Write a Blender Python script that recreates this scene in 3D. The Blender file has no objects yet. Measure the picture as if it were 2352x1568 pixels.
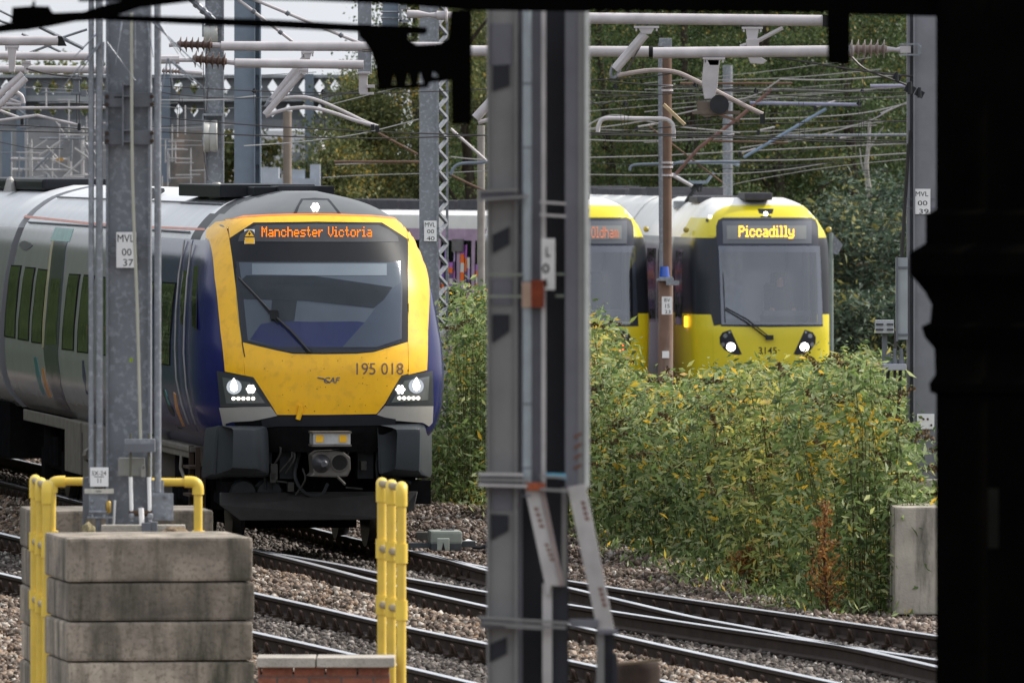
import bpy, bmesh, math, random
import numpy as np
from mathutils import Vector, Matrix, noise
R = math.radians
random.seed(7); rng = np.random.default_rng(7)
SC = bpy.context.scene; COL = SC.collection
F = 26000.0; H = 4.3; CX = 1176.0; HY = 340.0      # focal length in picture units, eye height, principal column, horizon row
def V(x, y, D): return Vector(((x-CX)*D/F, D, H-(y-HY)*D/F))
def proj(p): return ((p[0]/p[1])*F+CX, HY-(p[2]-H)*F/p[1])
def gD(y): return F*H/(y-HY)                          # distance of a ground point seen at row y
MW = {}
# ---------------------------------------------------------------- materials
def nt(name):
    m = bpy.data.materials.new(name); m.use_nodes = True
    n = m.node_tree.nodes; l = m.node_tree.links; n.clear()
    o = n.new('ShaderNodeOutputMaterial'); return m, n, l, o
def M(name, col, rough=.6, metal=0., var=.18, scale=6., bump=.0, streak=0., streak_col=None, coat=0., spot=0., spot_col=(.5,.5,.5), spot_scale=30., spec=None, objvar=0.):
    if spec is None: spec = .5 if max(col) > .2 else (.25 if max(col) > .09 else .1)
    m, n, l, o = nt(name)
    p = n.new('ShaderNodeBsdfPrincipled'); l.new(p.outputs[0], o.inputs[0])
    p.inputs['Roughness'].default_value = rough; p.inputs['Metallic'].default_value = metal
    p.inputs['Specular IOR Level'].default_value = spec; p.inputs['Coat Weight'].default_value = coat; p.inputs['Coat Roughness'].default_value = .08
    tc = n.new('ShaderNodeTexCoord')
    no = n.new('ShaderNodeTexNoise'); no.inputs['Scale'].default_value = scale; no.inputs['Detail'].default_value = 6; no.inputs['Roughness'].default_value = .6
    vec = tc.outputs['Object']
    if objvar:
        oi = n.new('ShaderNodeObjectInfo'); va = n.new('ShaderNodeVectorMath'); va.operation = 'MULTIPLY_ADD'; l.new(oi.outputs['Random'], va.inputs[0]); va.inputs[1].default_value = (37, 53, 19); l.new(tc.outputs['Object'], va.inputs[2]); vec = va.outputs[0]
    l.new(vec, no.inputs['Vector'])
    mr = n.new('ShaderNodeMapRange'); l.new(no.outputs[0], mr.inputs[0])
    mr.inputs[1].default_value = .3; mr.inputs[2].default_value = .7; mr.inputs[3].default_value = 1-var; mr.inputs[4].default_value = 1+var
    mx = n.new('ShaderNodeMix'); mx.data_type = 'RGBA'; mx.blend_type = 'MULTIPLY'; mx.inputs[0].default_value = 1
    mx.inputs[6].default_value = (*col, 1); l.new(mr.outputs[0], mx.inputs[7]); out = mx.outputs[2]
    if spot:
        ns = n.new('ShaderNodeTexNoise'); ns.inputs['Scale'].default_value = spot_scale; ns.inputs['Detail'].default_value = 3
        l.new(vec, ns.inputs['Vector'])
        r2 = n.new('ShaderNodeMapRange'); l.new(ns.outputs[0], r2.inputs[0]); r2.inputs[1].default_value = .52; r2.inputs[2].default_value = .66; r2.inputs[3].default_value = 0; r2.inputs[4].default_value = spot
        m2 = n.new('ShaderNodeMix'); m2.data_type = 'RGBA'; l.new(r2.outputs[0], m2.inputs[0]); l.new(out, m2.inputs[6]); m2.inputs[7].default_value = (*spot_col, 1); out = m2.outputs[2]
    if streak:
        mp = n.new('ShaderNodeMapping'); mp.inputs['Scale'].default_value = (1, 1, .16); l.new(vec, mp.inputs[0])
        ns = n.new('ShaderNodeTexNoise'); ns.inputs['Scale'].default_value = 4.5; ns.inputs['Detail'].default_value = 8; ns.inputs['Roughness'].default_value = .65; l.new(mp.outputs[0], ns.inputs['Vector'])
        r2 = n.new('ShaderNodeMapRange'); l.new(ns.outputs[0], r2.inputs[0]); r2.inputs[1].default_value = .46; r2.inputs[2].default_value = .68; r2.inputs[3].default_value = 0; r2.inputs[4].default_value = streak
        m2 = n.new('ShaderNodeMix'); m2.data_type = 'RGBA'; l.new(r2.outputs[0], m2.inputs[0]); l.new(out, m2.inputs[6]); m2.inputs[7].default_value = (*(streak_col or [c*.35 for c in col]), 1); out = m2.outputs[2]
    l.new(out, p.inputs['Base Color'])
    if objvar:
        r3 = n.new('ShaderNodeMapRange'); l.new(oi.outputs['Random'], r3.inputs[0]); r3.inputs[3].default_value = 1-objvar; r3.inputs[4].default_value = 1+objvar; m4 = n.new('ShaderNodeMix'); m4.data_type = 'RGBA'; m4.blend_type = 'MULTIPLY'; m4.inputs[0].default_value = 1; l.new(out, m4.inputs[6]); l.new(r3.outputs[0], m4.inputs[7]); l.new(m4.outputs[2], p.inputs['Base Color'])
    if bump:
        nb = n.new('ShaderNodeTexNoise'); nb.inputs['Scale'].default_value = scale*9; nb.inputs['Detail'].default_value = 4; l.new(tc.outputs['Object'], nb.inputs['Vector'])
        b = n.new('ShaderNodeBump'); b.inputs['Strength'].default_value = bump; b.inputs['Distance'].default_value = .01; l.new(nb.outputs[0], b.inputs['Height']); l.new(b.outputs[0], p.inputs['Normal'])
    return m
def E(name, col, s):
    m, n, l, o = nt(name); e = n.new('ShaderNodeEmission'); e.inputs[0].default_value = (*col, 1); e.inputs[1].default_value = s; l.new(e.outputs[0], o.inputs[0]); return m
def GLASS(name, refl=.3, tint=(.75,.8,.85), rough=.03):
    m, n, l, o = nt(name); t = n.new('ShaderNodeBsdfTransparent'); t.inputs[0].default_value = (*tint, 1)
    g = n.new('ShaderNodeBsdfGlossy'); g.inputs['Roughness'].default_value = rough; g.inputs[0].default_value = (.9,.93,1,1)
    x = n.new('ShaderNodeMixShader'); x.inputs[0].default_value = refl; l.new(t.outputs[0], x.inputs[1]); l.new(g.outputs[0], x.inputs[2]); l.new(x.outputs[0], o.inputs[0]); return m
def ISL(name, stops, rough=.8, transl=0., bump=False, nscale=0.):
    """colour picked per separate piece (leaf, stone) of a mesh"""
    m, n, l, o = nt(name); g = n.new('ShaderNodeNewGeometry'); r = n.new('ShaderNodeValToRGB'); r.color_ramp.interpolation = 'LINEAR'
    val = g.outputs['Random Per Island']
    if nscale:
        tc = n.new('ShaderNodeTexCoord'); no = n.new('ShaderNodeTexNoise'); no.inputs['Scale'].default_value = nscale; l.new(tc.outputs['Object'], no.inputs['Vector'])
        a = n.new('ShaderNodeMath'); a.operation = 'MULTIPLY_ADD'; l.new(no.outputs[0], a.inputs[0]); a.inputs[1].default_value = 1.5; a.inputs[2].default_value = -.75
        b = n.new('ShaderNodeMath'); b.operation = 'ADD'; b.use_clamp = True; l.new(a.outputs[0], b.inputs[0]); l.new(val, b.inputs[1]); val = b.outputs[0]
    l.new(val, r.inputs[0])
    el = r.color_ramp.elements
    while len(el) > 1: el.remove(el[0])
    el[0].position = stops[0][0]; el[0].color = (*stops[0][1], 1)
    for p_, c_ in stops[1:]:
        e = el.new(p_); e.color = (*c_, 1)
    p = n.new('ShaderNodeBsdfPrincipled'); p.inputs['Roughness'].default_value = rough; l.new(r.outputs[0], p.inputs['Base Color'])
    if transl:
        t = n.new('ShaderNodeBsdfTranslucent'); l.new(r.outputs[0], t.inputs[0]); x = n.new('ShaderNodeMixShader'); x.inputs[0].default_value = transl
        l.new(p.outputs[0], x.inputs[1]); l.new(t.outputs[0], x.inputs[2]); l.new(x.outputs[0], o.inputs[0])
    else: l.new(p.outputs[0], o.inputs[0])
    return m
# ---------------------------------------------------------------- tags and objects
def tag(o, label=None, cat=None, group=None, kind=None):
    if label: o['label'] = label
    if cat: o['category'] = cat
    if group: o['group'] = group
    if kind: o['kind'] = kind
    return o
def thing(name, loc, label, cat, group=None, rz=0.):
    o = bpy.data.objects.new(name, None); COL.objects.link(o); o.empty_display_size = .1
    o.location = loc; o.rotation_euler = (0, 0, rz); MW[o] = Matrix.Translation(Vector(loc)) @ Matrix.Rotation(rz, 4, 'Z')
    return tag(o, label, cat, group)
class MB:
    def __init__(s): s.v = []; s.f = []; s.m = []
    def add(s, vs, fs, mi=0):
        b = len(s.v); s.v += [tuple(v) for v in vs]; s.f += [tuple(b+i for i in f) for f in fs]; s.m += [mi]*len(fs); return s
    def box(s, c, size, rz=0., mi=0, rx=0., ry=0.):
        a, b, d = size[0]/2, size[1]/2, size[2]/2; Rm = Matrix.Rotation(rz,3,'Z') @ Matrix.Rotation(ry,3,'Y') @ Matrix.Rotation(rx,3,'X'); c = Vector(c)
        vs = [c + Rm @ Vector((x*a, y*b, z*d)) for z in (-1,1) for y in (-1,1) for x in (-1,1)]
        return s.add(vs, [(0,2,3,1),(4,5,7,6),(0,1,5,4),(2,6,7,3),(0,4,6,2),(1,3,7,5)], mi)
    def vbox(s, x0, y0, x1, y1, D, dep, mi=0, rz=0.):
        a, b = V(x0,y1,D), V(x1,y0,D)
        return s.box(((a.x+b.x)/2, D+dep/2, (a.z+b.z)/2), (b.x-a.x, dep, b.z-a.z), rz, mi)
    def tube(s, pts, r, n=8, r2=None, mi=0):
        pts = [Vector(p) for p in pts]; k = len(pts); rs = r if isinstance(r, (list, tuple)) else [r + ((r2 if r2 is not None else r)-r)*i/max(1,k-1) for i in range(k)]
        up = None; vs = []
        for i, p in enumerate(pts):
            t = (pts[min(i+1,k-1)]-pts[max(i-1,0)]).normalized()
            if up is None: up = t.orthogonal().normalized()
            up = (up - t*up.dot(t)); up = up.normalized() if up.length > 1e-6 else t.orthogonal().normalized()
            w = t.cross(up)
            vs += [p + (up*math.cos(2*math.pi*j/n) + w*math.sin(2*math.pi*j/n))*rs[i] for j in range(n)]
        fs = [(i*n+j, i*n+(j+1)%n, (i+1)*n+(j+1)%n, (i+1)*n+j) for i in range(k-1) for j in range(n)]
        fs += [tuple(range(n-1,-1,-1)), tuple((k-1)*n+j for j in range(n))]
        return s.add(vs, fs, mi)
    def lathe(s, p0, p1, prof, n=16, mi=0):
        p0, p1 = Vector(p0), Vector(p1); t = (p1-p0).normalized(); u = t.orthogonal().normalized(); w = t.cross(u); k = len(prof); vs = []
        for a, r in prof: vs += [p0 + t*a + (u*math.cos(2*math.pi*j/n)+w*math.sin(2*math.pi*j/n))*r for j in range(n)]
        fs = [(i*n+j, i*n+(j+1)%n, (i+1)*n+(j+1)%n, (i+1)*n+j) for i in range(k-1) for j in range(n)]
        fs += [tuple(range(n-1,-1,-1)), tuple((k-1)*n+j for j in range(n))]
        return s.add(vs, fs, mi)
    def prism(s, poly, D, dep, mi=0):
        k = len(poly); vs = [V(x,y,D) for x,y in poly]; vs += [v + Vector((0,dep,0)) for v in vs]
        return s.add(vs, [tuple(range(k)), tuple(range(2*k-1,k-1,-1))] + [(i,k+i,k+(i+1)%k,(i+1)%k) for i in range(k)], mi)
    def build(s, name, mats, parent=None, loc=None, smooth=False, bevel=0., origin=None):
        mats = mats if isinstance(mats, (list, tuple)) else [mats]
        if parent is not None: W = MW[parent]
        else:
            if loc is None:
                a = np.array(s.v); loc = ((a[:,0].min()+a[:,0].max())/2, (a[:,1].min()+a[:,1].max())/2, a[:,2].min())
            W = Matrix.Translation(Vector(loc))
        Wi = W.inverted(); me = bpy.data.meshes.new(name); me.from_pydata([Wi @ Vector(v) for v in s.v], [], s.f)
        for m in mats: me.materials.append(m)
        me.polygons.foreach_set('material_index', s.m)
        if bevel:
            bm = bmesh.new(); bm.from_mesh(me); bmesh.ops.remove_doubles(bm, verts=bm.verts, dist=1e-5)
            ed = [e for e in bm.edges if len(e.link_faces) == 2 and e.calc_face_angle(0) > .6]
            bmesh.ops.bevel(bm, geom=ed, offset=bevel, segments=2, affect='EDGES', profile=.6, clamp_overlap=True)
            bmesh.ops.recalc_face_normals(bm, faces=bm.faces); bm.to_mesh(me); bm.free()
        elif True:
            bm = bmesh.new(); bm.from_mesh(me); bmesh.ops.recalc_face_normals(bm, faces=bm.faces); bm.to_mesh(me); bm.free()
        if smooth:
            me.polygons.foreach_set('use_smooth', [True]*len(me.polygons)); me.set_sharp_from_angle(angle=R(38 if smooth is True else smooth))
        o = bpy.data.objects.new(name, me); COL.objects.link(o)
        if parent is not None: o.parent = parent
        else: o.matrix_world = W
        MW[o] = W; return o
def px(v, D): return v*D/F
def curve(pts, n=6):
    """Catmull-Rom through the points"""
    P = [Vector(p) for p in pts]; P = [P[0]*2-P[1]] + P + [P[-1]*2-P[-2]]; out = []
    for i in range(1, len(P)-2):
        for k in range(n):
            t = k/n; a, b, c, d = P[i-1:i+3]
            out.append(.5*((2*b)+(-a+c)*t+(2*a-5*b+4*c-d)*t*t+(-a+3*b-3*c+d)*t**3))
    return out + [P[-2]]
def VP(pts, D): return [V(p[0], p[1], p[2] if len(p) > 2 else D) for p in pts]
_fc = {}
def text_pts(s, bold=0.):
    cu = bpy.data.curves.new('t', 'FONT'); cu.body = s; cu.align_x = 'LEFT'; cu.offset = bold; cu.resolution_u = 3
    ob = bpy.data.objects.new('t', cu); COL.objects.link(ob); dg = bpy.context.evaluated_depsgraph_get(); me = bpy.data.meshes.new_from_object(ob.evaluated_get(dg))
    vs = [tuple(v.co[:2]) for v in me.vertices]; fs = [tuple(p.vertices) for p in me.polygons]; bpy.data.objects.remove(ob); bpy.data.curves.remove(cu); bpy.data.meshes.remove(me); return vs, fs
def text(s, rect, f, mat, name, parent, bold=0., shear=0.):
    vs, fs = text_pts(s, bold); a = np.array(vs); lo, hi = a.min(0), a.max(0); x0, y0, x1, y1 = rect
    mb = MB(); mb.add([f(x0+(v[0]-lo[0])/(hi[0]-lo[0])*(x1-x0)+shear*(v[1]-lo[1]), y1-(v[1]-lo[1])/(hi[1]-lo[1])*(y1-y0)) for v in vs], fs)
    return mb.build(name, mat, parent)
GL = {'M':'10001 11011 10101 10101 10001 10001 10001','V':'10001 10001 10001 10001 10001 01010 00100','P':'11110 10001 10001 11110 10000 10000 10000','O':'01110 10001 10001 10001 10001 10001 01110',
'a':'00000 00000 01110 00001 01111 10001 01111','n':'00000 00000 11110 10001 10001 10001 10001','c':'00000 00000 01110 10001 10000 10001 01110','h':'10000 10000 11110 10001 10001 10001 10001',
'e':'00000 00000 01110 10001 11111 10000 01110','s':'00000 00000 01111 10000 01110 00001 11110','t':'0100 0100 1110 0100 0100 0101 0010','r':'0000 0000 1011 1100 1000 1000 1000','i':'010 000 110 010 010 010 111',
'o':'00000 00000 01110 10001 10001 10001 01110','d':'00001 00001 01111 10001 10001 10001 01111','l':'110 010 010 010 010 010 111','y':'00000 00000 10001 10001 10001 01111 00001 11110','m':'00000 00000 11010 10101 10101 10101 10101',' ':'000 000 000 000 000 000 000','3':'11110 00001 00001 01110 00001 00001 11110'}
def led(s, x0, y0, x1, y1, f, mat, name, parent, bold=1.):
    cols = sum(len(GL[c].split()[0])+1 for c in s)-1; pw = (x1-x0)/cols; ph = (y1-y0)/7; mb = MB(); cx = x0
    for c in s:
        rows = GL[c].split()
        for j, r in enumerate(rows):
            for i, b in enumerate(r):
                if b == '1':
                    a = cx+i*pw; t = y0+j*ph; e = .06; w = pw*bold
                    mb.add([f(a, t+ph*(1-e)), f(a+w, t+ph*(1-e)), f(a+w, t+ph*e), f(a, t+ph*e)], [(0,1,2,3)])
        cx += (len(rows[0])+1)*pw
    return mb.build(name, mat, parent)
def patch(f, poly, step, mat, name, parent, off=.004, inner=0., smooth=True):
    """a thin panel lying on a curved surface; poly in the surface's own coordinates"""
    bm = bmesh.new(); fc = bm.faces.new([bm.verts.new((p[0], p[1], 0)) for p in poly]); bmesh.ops.triangulate(bm, faces=[fc])
    xs = [p[0] for p in poly]; ys = [p[1] for p in poly]
    for ax, lo, hi in ((0, min(xs), max(xs)), (1, min(ys), max(ys))):
        k = lo + step
        while k < hi - 1e-4:
            co = (k,0,0) if ax == 0 else (0,k,0); no = (1,0,0) if ax == 0 else (0,1,0)
            bmesh.ops.bisect_plane(bm, geom=bm.verts[:]+bm.edges[:]+bm.faces[:], plane_co=co, plane_no=no, dist=1e-5); k += step
    bm.verts.ensure_lookup_table(); bm.verts.index_update()
    pq = [(v.co.x, v.co.y) for v in bm.verts]; fs = [tuple(v.index for v in q.verts) for q in bm.faces]
    n = len(pq); mb = MB(); vs = [f(p, q, off) for p, q in pq] + [f(p, q, inner) for p, q in pq]
    sk = [(e.verts[0].index, e.verts[1].index, n+e.verts[1].index, n+e.verts[0].index) for e in bm.edges if len(e.link_faces) == 1]
    bm.free(); mb.add(vs, fs+sk); return mb.build(name, mat, parent, smooth=smooth)
def inv(f, x, y, g=(0,2.)):
    p, q = g
    for _ in range(25):
        a = proj(f(p, q, 0)); ex, ey = x-a[0], y-a[1]
        if abs(ex)+abs(ey) < .02: break
        h = 1e-3; b = proj(f(p+h, q, 0)); c = proj(f(p, q+h, 0))
        j = [(b[0]-a[0])/h, (c[0]-a[0])/h, (b[1]-a[1])/h, (c[1]-a[1])/h]; d = j[0]*j[3]-j[1]*j[2]
        if abs(d) < 1e-6: break
        dp = (ex*j[3]-j[1]*ey)/d; dq = (j[0]*ey-j[2]*ex)/d; L = max(1, abs(dp)/.4, abs(dq)/.4); p += dp/L; q += dq/L
    return p, q
# ---------------------------------------------------------------- camera, light, sky
cam = bpy.data.cameras.new('camera'); co = bpy.data.objects.new('camera', cam); COL.objects.link(co); SC.camera = co
co.location = (0, 0, H); co.rotation_euler = (R(90), 0, 0)
cam.sensor_width = 36; cam.lens = F/2352*36; cam.shift_y = -(784-HY)/2352; cam.clip_start = 1; cam.clip_end = 3000
cam.dof.use_dof = True; cam.dof.focus_distance = 124; cam.dof.aperture_fstop = 10
SUN_EL, SUN_AZ = 42, 70       # azimuth: clockwise from the viewing direction, to the right
sd = bpy.data.lights.new('sun', 'SUN'); sd.energy = 3.0; sd.angle = R(6); sd.color = (1, .95, .88); so = bpy.data.objects.new('sun', sd); COL.objects.link(so)
dirv = Vector((math.sin(R(SUN_AZ))*math.cos(R(SUN_EL)), math.cos(R(SUN_AZ))*math.cos(R(SUN_EL)), math.sin(R(SUN_EL))))
so.rotation_euler = dirv.to_track_quat('Z', 'Y').to_euler(); so.location = (30, 60, 40)
w = bpy.data.worlds.new('World'); SC.world = w; w.use_nodes = True; n = w.node_tree.nodes; l = w.node_tree.links; n.clear()
wo = n.new('ShaderNodeOutputWorld'); bg = n.new('ShaderNodeBackground'); bg2 = n.new('ShaderNodeBackground'); mx = n.new('ShaderNodeMixShader')
sk = n.new('ShaderNodeTexSky'); sk.sky_type = 'NISHITA'; sk.sun_disc = False; sk.sun_elevation = R(SUN_EL); sk.sun_rotation = R(SUN_AZ); sk.dust_density = 4; sk.air_density = 1.5
l.new(sk.outputs[0], bg.inputs[0]); bg.inputs[1].default_value = .1
tc = n.new('ShaderNodeTexCoord'); no = n.new('ShaderNodeTexNoise'); no.inputs['Scale'].default_value = 2.2; no.inputs['Detail'].default_value = 5; l.new(tc.outputs['Generated'], no.inputs['Vector'])
cr = n.new('ShaderNodeValToRGB'); cr.color_ramp.elements[0].position = .35; cr.color_ramp.elements[0].color = (.62,.66,.72,1); cr.color_ramp.elements[1].position = .65; cr.color_ramp.elements[1].color = (.95,.96,1,1)
l.new(no.outputs[0], cr.inputs[0]); l.new(cr.outputs[0], bg2.inputs[0]); bg2.inputs[1].default_value = .95
mx.inputs[0].default_value = .75; l.new(bg.outputs[0], mx.inputs[1]); l.new(bg2.outputs[0], mx.inputs[2]); l.new(mx.outputs[0], wo.inputs[0])
SC.view_settings.view_transform = 'Standard'; SC.view_settings.look = 'None'; SC.view_settings.exposure = 0.6; SC.view_settings.gamma = 1
SC.cycles.max_bounces = 6; SC.cycles.transparent_max_bounces = 12; SC.cycles.use_denoising = True
# ---------------------------------------------------------------- shared materials
GALV = M('galvanised_steel', (.20,.215,.24), .5, .25, .15, 3, spot=.7, spot_col=(.33,.35,.39), spot_scale=24)
GALVD = M('dull_galvanised_steel', (.15,.16,.18), .6, .2, .2, 4)
STEELB = M('blue_grey_steel', (.16,.20,.25), .55, .2, .12, 5)
TUBE = M('pale_weathered_tube', (.48,.45,.46), .55, .1, .16, 4)
DARKM = M('dark_metal', (.035,.037,.04), .6, .3, .2, 6)
WIREM = M('tarnished_wire', (.09,.085,.085), .5, .5, .1, 3)
WIREL = M('pale_wire', (.36,.35,.34), .5, .4, .1, 3)
BROWN = M('rusty_brown_paint', (.15,.095,.068), .8, 0, .2, 3, streak=.4)
INSUL = M('brown_ceramic', (.13,.085,.07), .25, 0, .15, 6)
INSULG = M('grey_brown_ceramic', (.27,.21,.19), .35, 0, .15, 6)
WHITE = M('white_enamel', (.8,.8,.8), .5, 0, .03, 6)
BLACKP = M('black_print', (.02,.02,.02), .7, 0, 0, 5)
SHADEBLK = M('shade_black_iron', (.002,.0018,.0016), 1., 0, .3, 3, spec=0)  # near-black and glossless: the colour carries the deep shade under the canopy
CONC = M('weathered_concrete', (.30,.255,.205), .9, 0, .5, 2.2, objvar=.36, bump=1., streak=1., streak_col=(.06,.058,.042), spot=.5, spot_col=(.11,.095,.07), spot_scale=34)
CONCL = M('pale_concrete', (.42,.385,.33), .9, 0, .2, 6, bump=.5, spot=.4, spot_col=(.18,.16,.13), spot_scale=70)
YPIPE = M('yellow_grp_pipe', (.72,.50,.07), .45, 0, .12, 5)
YPIPEC = M('yellow_pipe_fitting', (.78,.55,.07), .4, 0, .08, 5)
RUSTY = M('brown_rust', (.09,.06,.045), .85, 0, .3, 12, bump=.4)
RAILTOP = M('worn_rail_head', (.62,.63,.66), .38, .7, .12, 4)
ORANGE_RUST = M('orange_rust', (.35,.07,.02), .8, 0, .3, 10)
# ---------------------------------------------------------------- diesel train
def interp(tab, z):
    if z <= tab[0][0]: return tab[0][1]
    for (a, b), (c, d) in zip(tab, tab[1:]):
        if z <= c: return b + (d-b)*(z-a)/(c-a)
    return tab[-1][1]
def smooth_tab(tab, n=60):
    zs = np.linspace(tab[0][0], tab[-1][0], n); w = np.array([interp(tab, z) for z in zs])
    for _ in range(2): w[1:-1] = .25*w[:-2]+.5*w[1:-1]+.25*w[2:]
    return list(zip(zs.tolist(), w.tolist()))
TW = smooth_tab([(1.06,1.06),(1.13,1.14),(1.28,1.26),(1.5,1.335),(1.8,1.365),(2.2,1.345),(2.7,1.285),(3.1,1.20),(3.36,1.10),(3.52,.96),(3.68,.74),(3.77,.5),(3.83,.2)], 80)
TA = smooth_tab([(1.06,.12),(1.3,.02),(1.6,0),(1.95,0),(2.14,.05),(2.8,.33),(3.48,.78),(3.6,1.0),(3.7,1.3),(3.77,1.6),(3.83,2.0)], 80)
TH = R(8.4); TO = Vector((-1.93, 120.6, 0)); Rt = Matrix.Rotation(TH, 3, 'Z'); NL = 1.25; NP = 2.7
def tw(z): return interp(TW, z)
def T(u, s, z): return TO + Rt @ Vector((u, s, z))
def nose_s(u, z):
    r = min(.9995, abs(u)/tw(z)); return interp(TA, z) + NL*(1-(1-r**NP)**(1/NP))
def NS0(u, z):
    w_ = tw(z)*.9995
    if abs(u) > w_: return Vector((math.copysign(tw(z), u), nose_s(u, z)+(abs(u)-w_)*4, z))
    return Vector((u, nose_s(u, z), z))
def NS(u, z, off=0.):
    h = .01; p = NS0(u, z)
    if off:
        nn = (NS0(u+h, z)-NS0(u-h, z)).cross(NS0(u, z+h)-NS0(u, z-h)).normalized()
        if nn.y > 0: nn = -nn
        p = p + nn*off
    return TO + Rt @ p
def SSl(s, z, off=0.): return T(-(tw(z)+off), s, z)
def PL(s0): return lambda u, z, off=0.: T(u, s0-off, z)
TR_W = M('silver_body_paint', (.30,.30,.32), .22, .1, .06, 2, spec=.4)
TR_ROOF = M('train_roof_white', (.62,.63,.65), .35, 0, .08, 2)
TR_BLUE = M('deep_blue_paint', (.016,.019,.10), .2, 0, .06, 2, spec=.22)
TR_GREY = M('dome_grey_paint', (.085,.09,.09), .35, .1, .15, 3, spec=.4)
TR_DK = M('charcoal_panel', (.020,.022,.026), .45, 0, .08, 3)
TR_YEL = M('warning_yellow_paint', (.95,.51,.004), .4, 0, .05, 1.2, spot=.22, spot_col=(.45,.22,.02), spot_scale=11, streak=.18, streak_col=(.50,.27,.03))
TR_GLD = M('dark_side_glass', (.005,.006,.007), .01, 0, 0, .22, spec=.35, bump=.35)
TR_BLK = M('underframe_black', (.010,.010,.011), .8, 0, .3, 6, spec=0)
TR_SIL = M('skirt_silver', (.36,.35,.33), .45, .1, .08, 3)
TR_GRY = M('corner_fairing_grey', (.05,.056,.062), .5, 0, .08, 5)
TR_UND = M('dusty_equipment_case', (.17,.155,.135), .7, 0, .2, 4)
LAMP = E('lit_white_lamp', (1,.97,.9), 5); LAMPS = E('lit_small_lamp', (1,.90,.75), 3); LEDM = E('orange_led', (1,.21,.008), 1.35)
LENS = M('clear_lens_reflector', (.25,.27,.29), .15, .6, .1, 9)
WSCR = GLASS('windscreen_glass', .028, (.8,.84,.88), .10)
def loft_car(parent, name, s0fn, s1, zt, wf, nose, mats, facemat, ss=.5, hole=None):
    mb = MB(); rows = []
    for z, w_ in zt:
        row = []; a = s0fn(z)
        side = [k*ss for k in range(int(math.ceil(s1/ss))+1)]; side = [x for x in side if x > a+ .05] + [s1]; side = sorted(set(side))
        K = 44; S = np.linspace(a, s1, K)
        left = [(-w_, float(x)) for x in S[::-1]]
        if nose:
            ang = np.linspace(-math.pi/2, math.pi/2, 65)[1:-1]
            front = []
            for t in ang:
                u = w_*math.copysign(abs(math.sin(t))**(2/NP), math.sin(t)); u = max(-w_*.9995, min(w_*.9995, u)); front.append((u, nose(u, z)))
        else: front = []
        right = [(w_, float(x)) for x in S]
        rows.append(left+front+right)
    n = len(rows[0]); vs = []
    for (z, _), row in zip(zt, rows): vs += [wf(u, s, z) for u, s in row]
    fs = []; mi = []
    for j in range(len(rows)-1):
        for i in range(n-1):
            if hole and hole((rows[j][i][0]+rows[j][i+1][0])/2, (rows[j][i][1]+rows[j][i+1][1])/2, (zt[j][0]+zt[j+1][0])/2): continue
            fs.append((j*n+i, j*n+i+1, (j+1)*n+i+1, (j+1)*n+i)); u = (rows[j][i][0]+rows[j][i+1][0])/2; s = (rows[j][i][1]+rows[j][i+1][1])/2; mi.append(facemat(u, s, (zt[j][0]+zt[j+1][0])/2))
    top = (len(rows)-1)*n; h = n//2
    for i in range(h): fs.append((top+i, top+i+1, top+n-2-i, top+n-1-i)) if i < h-1 or n % 2 else None
    nt_ = len(fs)-len(mi); mi += [facemat(0, 8, 9)]*nt_
    for j in range(len(rows)-1): fs.append((j*n, (j+1)*n, (j+1)*n+n-1, j*n+n-1)); mi.append(facemat(0, s1, 2))
    mb.add(vs, fs); mb.m = mi; return mb.build(name, mats, parent, smooth=50)
train = thing('diesel_train', TO, 'blue and silver diesel train with a yellow nose showing Manchester Victoria and 195 018', 'train', rz=TH)
def fm(u, s, z):
    if z > 3.3:
        if s < 2.35 + (3.83-z)*.2: return 3 if z > 3.44 else (1 if s < 2.0 else 0)
        if s < 3.3: return 4
        return 2
    if z < 1.42 and abs(u) < 1.0 and s < 1.2: return 5
    edge = 9.6 - max(0, 2.1-z)*3.6
    return 1 if s < edge else 0
zt = [(z, w_) for z, w_ in TW] + [TW[-1]]
body = loft_car(train, 'body', lambda z: interp(TA, z)+NL, 20.8, zt, T, nose_s, [TR_W, TR_BLUE, TR_ROOF, TR_GREY, TR_DK, TR_BLK], fm)
def npoly(pts, g=(0,2.3)):
    out = []
    for x, y in pts: g = inv(NS, x, y, (max(-1.1, min(1.1, (x-748)/214)), H-(y-340)/214)); out.append(g)
    return out
def spoly(pts):
    out = []
    for x, y in pts: out.append(inv(SSl, x, y, ((480-x)/21+1.5, 2.4)))
    return out
def np_(name, pts, mat, par=None, off=.004, step=.05, inner=0.): return patch(NS, npoly(pts), step, mat, name, par or train, off+.008, inner)
def sp_(name, pts, mat, par=None, off=.004, step=.12, inner=0.): return patch(SSl, spoly(pts), step, mat, name, par or train, off, inner)
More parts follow.
